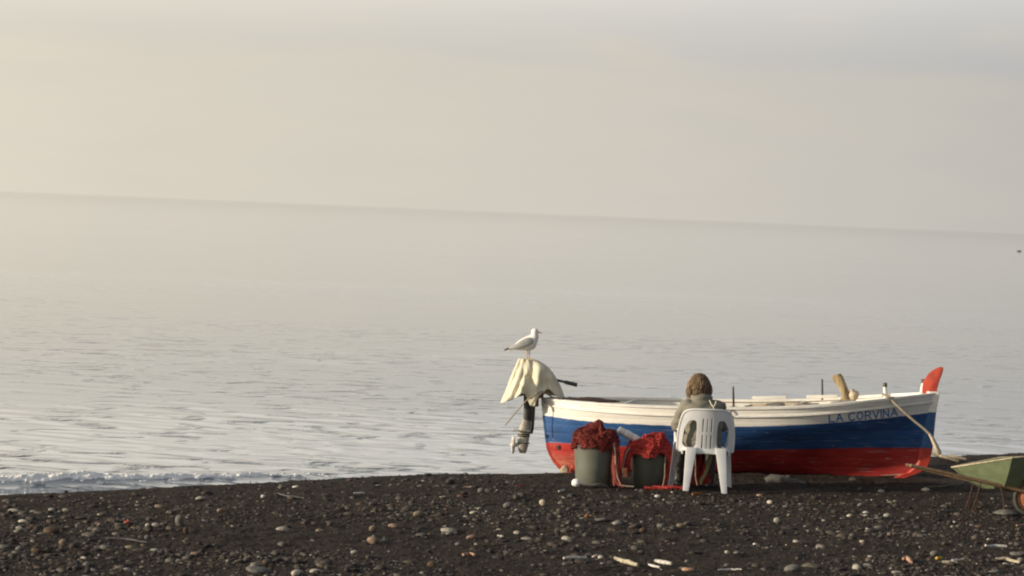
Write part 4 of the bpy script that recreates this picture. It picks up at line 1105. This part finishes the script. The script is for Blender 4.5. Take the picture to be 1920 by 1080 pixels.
mb.build('hair_strands', [m_hair, m_hairl], hr)
# net in the lap, falling to the ground between chair legs
mb = MB(); n = 26
def lap(a, b_):
    path = [(.30, .60), (.42, .585), (.50, .54), (.53, .40), (.50, .20), (.42, .05), (.34, .015)]
    q = b_ * (len(path) - 1); i = min(int(q), len(path) - 2); f_ = q - i
    y = path[i][0] * (1 - f_) + path[i + 1][0] * f_; z = path[i][1] * (1 - f_) + path[i + 1][1] * f_
    wdt = .20 - .09 * b_; x = (a * 2 - 1) * wdt + .03 - .05 * b_
    return Vector((x, y, z)) + nv((x, y, z), 9, .03) + Vector((0, .018 * math.sin(a * 30), 0))
mb.add([lap(i / n, j / n) for j in range(n + 1) for i in range(n + 1)], [(j * (n + 1) + i, j * (n + 1) + i + 1, (j + 1) * (n + 1) + i + 1, (j + 1) * (n + 1) + i) for j in range(n) for i in range(n)])
rr = random.Random(9)
for k in range(120):
    a, b_ = rr.random(), rr.random() * .9
    mb.tube([lap(min(1, max(0, a + rr.uniform(-.1, .1))), min(1, b_ + .03 * q)) + Vector((rr.uniform(-.01, .01), -.01, rr.uniform(0, .012))) for q in range(5)], .004, n=4, mi=1)
o = ob('fishing_net', mb, [m_net, m_strand], 'red net spread over the seated person\'s lap and falling to the sand under the chair', 'net', (1.98, 28.12, -.008), R(4), group='red fishing nets')
s_ = o.modifiers.new('t', 'SOLIDIFY'); s_.thickness = .01
m_yel = rope_mat('yellow_green_rope', (.38, .36, .16))
mb = MB(); mb.tube([(.13, .40, .35), (.115, .38, .28), (.09, .36, .20), (.06, .32, .12), (.02, .28, .07), (.01, .26, .02)], [.016, .02, .02, .018, .016, .012], n=8)
ob('rope', mb, m_yel, 'thick yellow green rope hanging under the chair beside the red net', 'rope', (1.98, 28.12, -.008), R(4))
mb = MB(); mb.tube([(-.10, -.05, .33), (-.09, -.04, .22), (-.085, -.02, .12), (-.065, -.03, .04)], .006, n=6)
ob('cord', mb, m_rope, 'thin beige cord dangling under the chair behind its left rear leg', 'cord', (1.98, 28.12, -.008), R(4))

# ------------------------------------------------------------------ wheelbarrow
wb = thing('wheelbarrow', 'green wheelbarrow with long wooden handles cut off by the right edge of the frame', 'wheelbarrow', (4.9, 27.0, 0))
def wp(x, y, z): return Vector((x - 4.9, y, z - .125 * max(0, y + .15)))    # it leans a little towards the sea
m_green = material('green_tray_paint', (.185, .225, .125), (.15, .185, .10), rough=.55, scale=10, bump=.25, bscale=50, col3=(.16, .12, .06), s3=26, t3=.68)
rim = [(4.275, .10, .428), (4.30, .0, .432), (4.765, -.37, .548), (5.35, -.16, .60), (5.45, 0, .61), (5.35, .45, .60), (4.8, .50, .56), (4.32, .40, .445)]
bot = [(4.58, .10, .235), (4.59, .0, .235), (4.73, -.18, .238), (5.15, -.04, .25), (5.18, .02, .26), (5.15, .22, .25), (4.8, .24, .24), (4.62, .20, .235)]
mb = MB(); k_ = 5
def ins(pts, d, dz=0):
    cx_ = sum(p[0] for p in pts) / len(pts); cy_ = sum(p[1] for p in pts) / len(pts)
    return [(p[0] + (cx_ - p[0]) * d, p[1] + (cy_ - p[1]) * d, p[2] + dz) for p in pts]
def bend(q): return [wp(*(a[i] * (1 - q) + b_[i] * q + (-.025 * math.sin(math.pi * q) if i == 2 else 0) for i in range(3))) for a, b_ in zip(bot, rim)]
mb.rings([[wp(*p) for p in bot], bend(.35), bend(.7), [wp(*p) for p in rim], [wp(*p) for p in ins(rim, .015)], [wp(*p) for p in ins(bot, .02, .012)]], cap=True)
tray = mb.build('tray', m_green, wb, angle=25)
mb = MB(); mb.tube([wp(*p) for p in rim + rim[:1]], .006, n=8); mb.build('rolled_rim', m_palewood, tray)
for y0, y1, zz in ((-.30, -.10, 0), (.30, .10, .012)):
    mb = MB(); mb.tube([wp(3.825 + zz * 3, y0, .432 + zz), wp(4.3, y0 + (y1 - y0) * .4, .345 + zz * .6), wp(4.95, y1 - .05, .215), wp(5.25, y1, .16)], [.017, .019, .021, .02], n=10); mb.build('handle', m_wood if y0 < 0 else m_wood, wb)
for x, y in ((4.49, -.20), (4.49, .22)):
    mb = MB(); mb.tube([wp(x + .02, y, .29), wp(x - .01, y, .15), wp(x - .055, y, .0)], .007); mb.tube([wp(x + .02, y, .29), wp(x + .0, y, .12), wp(x - .03, y, .0)], .006); mb.tube([wp(x - .075, y, .15), wp(x + .0, y, .152)], .006); mb.build('leg', m_rust, wb)
mb = MB(); mb.tube([wp(4.70, -.20, .26), wp(4.735, -.20, .14), wp(4.745, -.20, .03)], .008); mb.tube([wp(4.745, -.2, .03), wp(4.745, .2, .03)], .008); mb.build('brace', m_rust, wb)
whl = MB(); wc = Vector((5.005, -.12, .155))
whl.tube([wc - Vector((4.9, 0, 0)) + Vector((.150 * math.cos(a), 0, .150 * math.sin(a))) for a in np.linspace(0, 6.2832, 49)], .023, n=10)
tyre = whl.build('wheel', material('grey_rubber', (.055, .052, .045), (.09, .085, .07), rough=.9, scale=20), wb)
m_or = material('orange_rim_paint', (.52, .20, .10), (.42, .15, .07), rough=.6, scale=24, bump=.3, bscale=60)
q = MB(); q.tube([wc - Vector((4.9, 0, 0)) + Vector((.126 * math.cos(a), 0, .126 * math.sin(a))) for a in np.linspace(0, 6.2832, 49)], .010, n=8)
q.ell(wc - Vector((4.9, 0, 0)), (.115, .02, .115), n=32); q.build('rim', m_or, tyre)
q = MB(); q.tube([wc - Vector((4.9, .06, 0)), wc - Vector((4.9, -.06, 0))], .02, n=12); q.build('hub', m_rust, tyre)
mb = MB(); mb.tube([wp(4.92, -.19, .33), wp(4.90, -.19, .28), wp(5.0, -.18, .155)], .009); mb.build('fork', m_rust, wb)
# pale planks and scraps behind the barrow
mb = MB(); mb.box((0, 0, 0), (.22, .05, .028), Matrix.Rotation(R(14), 3, 'Y')); mb.box((.10, .05, .012), (.2, .04, .028), Matrix.Rotation(R(9), 3, 'Y'))
ob('broken_plank', mb, m_palewood, 'pale broken plank lying on the sand behind the green wheelbarrow', 'plank', (5.00, 31.9, gzf(5.0, 31.9) + .04), 0, bevel=.006)
mb = MB(); mb.box((0, 0, 0), (.30, .05, .035), Matrix.Rotation(R(12), 3, 'Y'))
ob('broken_plank', mb, m_palewood, 'thinner pale plank with a lit top edge beside the broken one behind the wheelbarrow', 'plank', (4.93, 32.1, gzf(4.93, 32.1) + .045), .1, bevel=.006)

bu = thing('buoy', 'tiny dark buoy floating far out on the calm sea near the right edge', 'buoy', (87.0, 488.8, -0.45))
mb = MB(); mb.ell((0, 0, .06), (.42, .25, .12)); mb.build('float_body', m_greywood, bu)
mb = MB(); mb.tube([(0, 0, .2), (0, 0, .42)], [.05, .03]); mb.build('top_mark', m_greywood, bu)

# ------------------------------------------------------------------ stones and litter one can tell apart (x, y on the sand, size)
STONES = [
    (-3.51, 22.07, 0.141, 0.071, 'brown', 'brown knobbly lump of wood by the left end of the long curved reed', 'driftwood'),
    (-3.30, 21.32, 0.056, 0.064, 'tan', 'small tan stone touching the left end of the long curved reed', 'stone'),
    (-2.80, 21.39, 0.088, 0.040, 'tan', 'flat tan stone just under the right half of the curved reed', 'stone'),
    (-2.97, 21.26, 0.092, 0.040, 'grey', 'grey oval stone below the middle of the curved reed', 'stone'),
    (-2.60, 21.25, 0.072, 0.040, 'pale', 'pale stone just past the right end of the curved reed', 'stone'),
    (-2.30, 21.26, 0.068, 0.032, 'pink', 'pale pinkish oval stone alone on the dark gravel, lower left', 'stone'),
    (-2.79, 22.82, 0.073, 0.034, 'pale', 'pale flat stone above the curved reed, left of the leaning grey stone', 'stone'),
    (-2.80, 22.47, 0.068, 0.051, 'dark', 'dark brown rounded stone just below the pale flat stone', 'stone'),
    (-2.60, 22.81, 0.077, 0.103, 'grey', 'grey stone standing on edge and leaning right, on the left part of the beach', 'stone'),
    (-2.50, 22.39, 0.042, 0.067, 'brown', 'narrow brown stone upright beside the leaning grey stone', 'stone'),
    (-2.75, 21.97, 0.045, 0.041, 'grey', 'small round grey stone right above the reed near its right end', 'stone'),
    (-1.77, 22.92, 0.112, 0.043, 'pale', 'long pale stone left of centre, midway down the beach', 'stone'),
    (-1.48, 23.06, 0.078, 0.039, 'tan', 'tan oval stone right of the long pale stone', 'stone'),
    (-1.74, 20.33, 0.191, 0.038, 'grey', 'long flat grey slab at the bottom edge left of centre', 'stone'),
    (-3.70, 21.08, 0.087, 0.040, 'grey', 'grey stone cut by the left edge of the picture', 'stone'),
    (-3.44, 20.96, 0.087, 0.043, 'brown', 'brownish grey stone in the lower left corner region', 'stone'),
    (-3.57, 21.02, 0.067, 0.043, 'grey', 'dull grey stone between the left edge stone and the brownish one', 'stone'),
    (-3.80, 23.87, 0.063, 0.036, 'pale', 'left one of two pale pebbles near the top of the beach at far left', 'stone'),
    (-3.70, 23.99, 0.059, 0.036, 'pale', 'right one of two pale pebbles near the top of the beach at far left', 'stone'),
    (-3.81, 22.34, 0.059, 0.029, 'pale', 'small pale stone near the left edge, higher than the reed', 'stone'),
    (-2.39, 24.01, 0.068, 0.041, 'pink', 'pinkish stone a little below the waterline, left third', 'stone'),
    (-2.95, 24.35, 0.092, 0.041, 'tan', 'flat tan stone just below the wet sand, left third', 'stone'),
    (-2.69, 25.18, 0.095, 0.033, 'pale', 'flat whitish stone on the upper beach below the foam', 'stone'),
    (-2.38, 23.50, 0.071, 0.022, 'grey', 'thin flat grey stone under the pinkish one', 'stone'),
    (-1.97, 26.84, 0.071, 0.030, 'white', 'small white chip near the crest of the beach, left of centre', 'stone'),
    (-2.17, 25.57, 0.043, 0.034, 'white', 'tiny white chip left of the thin curved wire', 'stone'),
    (0.05, 25.58, 0.101, 0.063, 'grey', 'rounded grey stone in the middle of the beach below the motor', 'stone'),
    (0.36, 25.80, 0.063, 0.063, 'cream', 'squarish cream stone below the stern of the boat', 'stone'),
    (-0.73, 24.41, 0.092, 0.055, 'tan', 'rounded tan stone left of the middle, above the flat pale one', 'stone'),
    (-0.44, 23.49, 0.141, 0.044, 'pale', 'large flat pale stone left of the middle', 'stone'),
    (-0.90, 23.55, 0.093, 0.040, 'pink', 'pinkish grey stone left of the large flat pale one', 'stone'),
    (-1.02, 22.40, 0.088, 0.063, 'pink', 'pinkish brown round stone in a cluster, bottom left of the middle', 'stone'),
    (-1.06, 23.18, 0.057, 0.057, 'tan', 'dull tan stone standing above the pinkish brown one', 'stone'),
    (-0.93, 22.43, 0.067, 0.034, 'grey', 'small grey stone right of the pinkish brown one', 'stone'),
    (-0.25, 23.13, 0.087, 0.035, 'pink', 'dusty pink flat stone below the large flat pale one', 'stone'),
    (-0.00, 23.21, 0.039, 0.022, 'white', 'tiny white pebble right of the dusty pink stone', 'stone'),
    (-0.34, 22.39, 0.055, 0.034, 'grey', 'small grey stone at the left end of the thin brown twig', 'stone'),
    (0.54, 23.22, 0.113, 0.039, 'pale', 'long pale grey stone tilted slightly, under the buckets', 'stone'),
    (0.74, 24.85, 0.042, 0.037, 'orange', 'small orange brown pebble below the larger bucket', 'stone'),
    (0.87, 24.59, 0.139, 0.046, 'grey', 'grey stone below the smaller bucket, left of a pale pebble', 'stone'),
    (0.99, 24.43, 0.083, 0.037, 'pale', 'pale pebble right of the grey stone below the smaller bucket', 'stone'),
    (1.14, 24.23, 0.118, 0.055, 'dark', 'dark grey rounded stone below the chair, to its left', 'stone'),
    (1.19, 23.88, 0.063, 0.045, 'brown', 'brown round pebble touching the dark grey stone below the chair', 'stone'),
    (1.37, 24.36, 0.082, 0.046, 'grey', 'grey pebble between the dark stone and the tan one below the chair', 'stone'),
    (1.48, 27.20, 0.061, 0.031, 'white', 'small white stone at the left rear foot of the chair', 'stone'),
    (1.54, 24.42, 0.073, 0.046, 'tan', 'tan stone directly below the chair', 'stone'),
    (-0.21, 26.58, 0.065, 0.060, 'grey', 'greyish stone standing upright on the upper beach left of the buckets', 'stone'),
    (-1.12, 21.63, 0.057, 0.033, 'pale', 'pale grey pebble near the bottom, left of the middle', 'stone'),
    (4.25, 28.54, 0.086, 0.043, 'cream', 'cream oval stone on bare sand between the bow and the wheelbarrow', 'stone'),
    (4.72, 26.65, 0.230, 0.060, 'grey', 'large flat grey rock lying under the wheelbarrow', 'rock'),
    (2.23, 21.63, 0.130, 0.061, 'grey', 'big round grey stone at the bottom edge, right of centre', 'stone'),
    (2.41, 21.95, 0.149, 0.029, 'olive', 'flat olive stone next to the big round grey one at the bottom edge', 'stone'),
    (2.88, 22.24, 0.079, 0.038, 'pale', 'smooth pale oval stone near the bottom, right part', 'stone'),
    (3.55, 23.20, 0.070, 0.052, 'grey', 'round grey stone above the yellow scrap', 'stone'),
    (1.81, 22.67, 0.043, 0.030, 'cream', 'small cream pebble at the bottom, below the chair and to its right', 'stone'),
    (1.89, 22.67, 0.068, 0.026, 'grey', 'flat grey stone right of the small cream pebble', 'stone'),
    (4.26, 23.34, 0.132, 0.048, 'grey', 'grey rock by the right edge near the bottom', 'rock'),
    (3.19, 26.01, 0.064, 0.039, 'cream', 'cream pebble below the bow, left of two whitish ones', 'stone'),
    (3.38, 26.36, 0.059, 0.030, 'white', 'upper whitish pebble of the pair below the bow', 'stone'),
    (3.34, 26.02, 0.054, 0.024, 'pale', 'lower pale pebble of the pair below the bow', 'stone'),
    (3.55, 26.15, 0.069, 0.039, 'pale', 'greyish white stone right of the pair below the bow', 'stone'),
    (2.44, 25.14, 0.066, 0.057, 'pale', 'pale round stone below the middle of the hull', 'stone'),
    (2.61, 25.79, 0.044, 0.034, 'tan', 'small tan stone right above and beside the pale round one', 'stone'),
    (1.42, 21.40, 0.097, 0.036, 'peach', 'peach coloured stone at the bottom edge below the chair', 'stone'),
    (3.79, 27.36, 0.051, 0.041, 'tan', 'tan pebble on the sand just below the bow keel', 'stone'),
    (2.11, 23.55, 0.040, 0.022, 'white', 'tiny bright white pebble right of the middle, lower beach', 'stone'),
    (3.04, 23.85, 0.049, 0.027, 'cream', 'tiny cream pebble in the right part of the lower beach', 'stone'),
    (3.36, 24.56, 0.037, 0.037, 'pink', 'small pinkish upright pebble in the right part of the lower beach', 'stone'),
    (4.20, 24.42, 0.037, 0.032, 'cream', 'tiny cream pebble above the white sticks at the right', 'stone'),
    (2.98, 22.86, 0.034, 0.021, 'white', 'tiny white pebble above the smooth pale oval stone', 'stone'),
    (2.51, 27.78, 0.057, 0.026, 'peach', 'small peach pebble on the sand right of the chair', 'stone'),
    (3.07, 21.91, 0.091, 0.021, 'pale', 'flat pale stone at the bottom edge under the curled shell', 'stone'),
    (3.88, 22.20, 0.125, 0.042, 'grey', 'grey stone cut by the bottom edge near the right corner', 'stone'),
    (0.49, 21.38, 0.048, 0.024, 'grey', 'small grey stone below the leftmost white stick', 'stone'),
    (-0.51, 21.08, 0.071, 0.055, 'brown', 'rough brown stone at the bottom left of the middle', 'stone'),
    (0.70, 22.15, 0.092, 0.025, 'dark', 'dark flat stone above the white sticks', 'stone'),
    (-1.12, 24.53, 0.046, 0.023, 'tan', 'tiny tan pebble left of the rounded tan stone', 'stone'),
    (-3.20, 23.20, 0.079, 0.026, 'brown', 'flat brown stone between the pebbles and the leaning stone, far left', 'stone'),
    (-3.34, 23.49, 0.040, 0.022, 'cream', 'tiny cream pebble in the upper left part of the beach', 'stone'),
]
LITTER = [
    ([(-3.31, 21.45), (-3.22, 21.66), (-3.08, 21.80), (-2.90, 21.81), (-2.71, 21.66)], 0.0065, 'grey', 'long thin grey reed curving over the stones at the lower left', 'reed'),
    ([(-2.07, 25.98), (-1.98, 25.79), (-1.81, 25.70)], 0.0059, 'grey', 'thin bent grey wire on the upper beach left of the middle', 'wire'),
    ([(0.48, 21.67), (0.66, 21.80)], 0.0098, 'white', 'leftmost white stick at the bottom of the beach', 'stick'),
    ([(0.88, 21.84), (0.95, 21.63), (1.04, 21.46)], 0.0131, 'cream', 'thicker white stick slanting down to the right, bottom centre', 'stick'),
    ([(1.19, 21.81), (1.31, 21.68)], 0.0115, 'white', 'upper white stick of the pair below the chair', 'stick'),
    ([(1.13, 21.59), (1.21, 21.49)], 0.0081, 'white', 'lower short white stick of the pair below the chair', 'stick'),
    ([(1.65, 21.44), (1.75, 21.50), (1.83, 21.47)], 0.0052, 'white', 'thin white straw at the very bottom below the chair', 'stick'),
    ([(4.06, 23.75), (4.16, 23.86), (4.26, 23.86)], 0.0107, 'white', 'straight white stick near the bottom right corner', 'stick'),
    ([(4.00, 22.89), (4.09, 22.89), (4.17, 22.74)], 0.0103, 'cream', 'crooked cream stick in the bottom right corner', 'stick'),
    ([(3.23, 22.74), (3.27, 22.82), (3.27, 22.65), (3.25, 22.40)], 0.0128, 'peach', 'curled pale shell fragment near the bottom, right part', 'shell'),
    ([(3.50, 22.76), (3.55, 22.81)], 0.0154, 'yellow', 'small yellow scrap at the bottom right', 'scrap'),
    ([(3.63, 22.77), (3.73, 22.84)], 0.0077, 'white', 'thin white splinter right of the yellow scrap', 'stick'),
    ([(3.52, 22.59), (3.64, 22.56)], 0.0102, 'cream', 'cream splinter lying under the yellow scrap', 'stick'),
    ([(-0.29, 21.58), (-0.24, 21.69), (-0.20, 21.61)], 0.0114, 'peach', 'pinkish curled shell left of the white sticks', 'shell'),
    ([(-0.22, 22.36), (-0.10, 22.43), (0.03, 22.52)], 0.0055, 'brown', 'thin brown twig on the gravel left of the middle', 'twig'),
    ([(-0.78, 22.02), (-0.62, 22.11)], 0.0050, 'brown', 'short brown twig left of the thin one', 'twig'),
    ([(1.83, 27.45), (1.93, 27.57)], 0.0134, 'orange', 'flat orange scrap on the sand at the rear feet of the chair', 'scrap'),
    ([(2.00, 27.52), (2.12, 27.79)], 0.0083, 'tan', 'thin tan twig on the sand between the chair feet and the peach pebble', 'twig'),
    ([(4.67, 25.72), (4.79, 25.85)], 0.0077, 'peach', 'short pinkish stick at the right edge under the rock', 'stick'),
    ([(4.25, 28.57), (4.47, 28.76), (4.64, 28.98), (4.73, 29.16)], 0.0064, 'tan', 'thin dull cord on the sand running up to the wheelbarrow', 'cord'),
    ([(-1.38, 26.12), (-1.28, 26.16)], 0.0069, 'white', 'short white splinter on the upper beach left of the middle', 'stick'),
    ([(-0.38, 27.23), (-0.31, 27.20)], 0.0072, 'pink', 'small pinkish scrap on the upper beach, right of the splinter', 'scrap'),
    ([(0.12, 27.50), (0.21, 27.59)], 0.0062, 'redd', 'red shred on the sand left of the larger bucket', 'scrap'),
    ([(0.53, 27.27), (0.59, 27.46)], 0.0082, 'white', 'small white scrap beside the white ball float', 'scrap'),
    ([(-3.06, 22.96), (-3.02, 22.86), (-3.06, 23.13)], 0.0104, 'redd', 'orange red scrap of net among the stones at the left', 'scrap'),
    ([(-1.78, 23.47), (-1.70, 23.67), (-1.56, 24.15)], 0.0071, 'brown', 'crooked brown driftwood twig left of the middle', 'twig'),
    ([(0.91, 21.36), (0.81, 21.26), (0.64, 21.02)], 0.0064, 'brown', 'long dark brown twig under the white sticks', 'twig'),
    ([(4.10, 26.65), (4.29, 26.92)], 0.0090, 'grey', 'dull grey stick on the sand left of the wheelbarrow legs', 'stick'),
]
TC = dict(pale=(.34, .32, .28), grey=(.15, .145, .135), tan=(.22, .18, .125), brown=(.10, .07, .045), dark=(.06, .052, .045), pink=(.27, .19, .15), white=(.68, .66, .62), cream=(.48, .43, .33),
          orange=(.38, .15, .05), olive=(.12, .11, .08), peach=(.52, .32, .22), yellow=(.62, .42, .06), redd=(.42, .07, .04))
TM = {k: material(k + '_stone', v, tuple(q * .62 for q in v), rough=.8, scale=28, bump=.5, bscale=90, spec=.3, col3=tuple(q * 1.5 for q in v), s3=70, t3=.66) for k, v in TC.items()}
for i, (x, y, wd, ht, tone, label, cat) in enumerate(STONES):
    mb = MB(); z = gzf(x, y)
    ht = max(ht * .95, wd * .25)
    sd_ = i * 3.7
    mb.ell((0, 0, 0), (wd / 2, wd * random.uniform(.32, .42), ht / 2), n=18, m=12, fn=lambda p: p + nv(p + Vector((sd_, 0, 0)), 1.6 / wd, wd * .10))
    nm = 'driftwood' if cat == 'driftwood' else ('rock' if cat == 'rock' else 'stone')
    o = mb.build(nm, TM[tone]); o.location = (x, y, z + ht * .36); o.rotation_euler = (random.uniform(-.1, .1), random.uniform(-.08, .08), random.uniform(-.3, .3))
    tag(o, label, cat, 'single stones on the black beach' if cat != 'driftwood' else None)
for pts, r_, tone, label, cat in LITTER:
    P = []
    for k in range(len(pts) - 1):
        for q in range(3 + (k == len(pts) - 2)):
            a, b_ = pts[k], pts[k + 1]; f_ = q / 3
            x, y = a[0] + (b_[0] - a[0]) * f_, a[1] + (b_[1] - a[1]) * f_; P.append(Vector((x, y, 0)))
    zm = [gzf(p.x, p.y) for p in P]
    for k, p in enumerate(P): p.z = max(zm[k], sum(zm) / len(zm)) + r_ * 1.1 + .006
    n_ = len(P); mb = MB(); mb.tube(P, [r_ * (1.35 if tone in ('white', 'cream', 'peach') else 1) * (.55 + .45 * math.sin(math.pi * (k + .5) / n_)) * random.uniform(.85, 1.1) for k in range(n_)], n=8)
    o = mb.build(cat, TM[tone]); tag(o, label, cat)
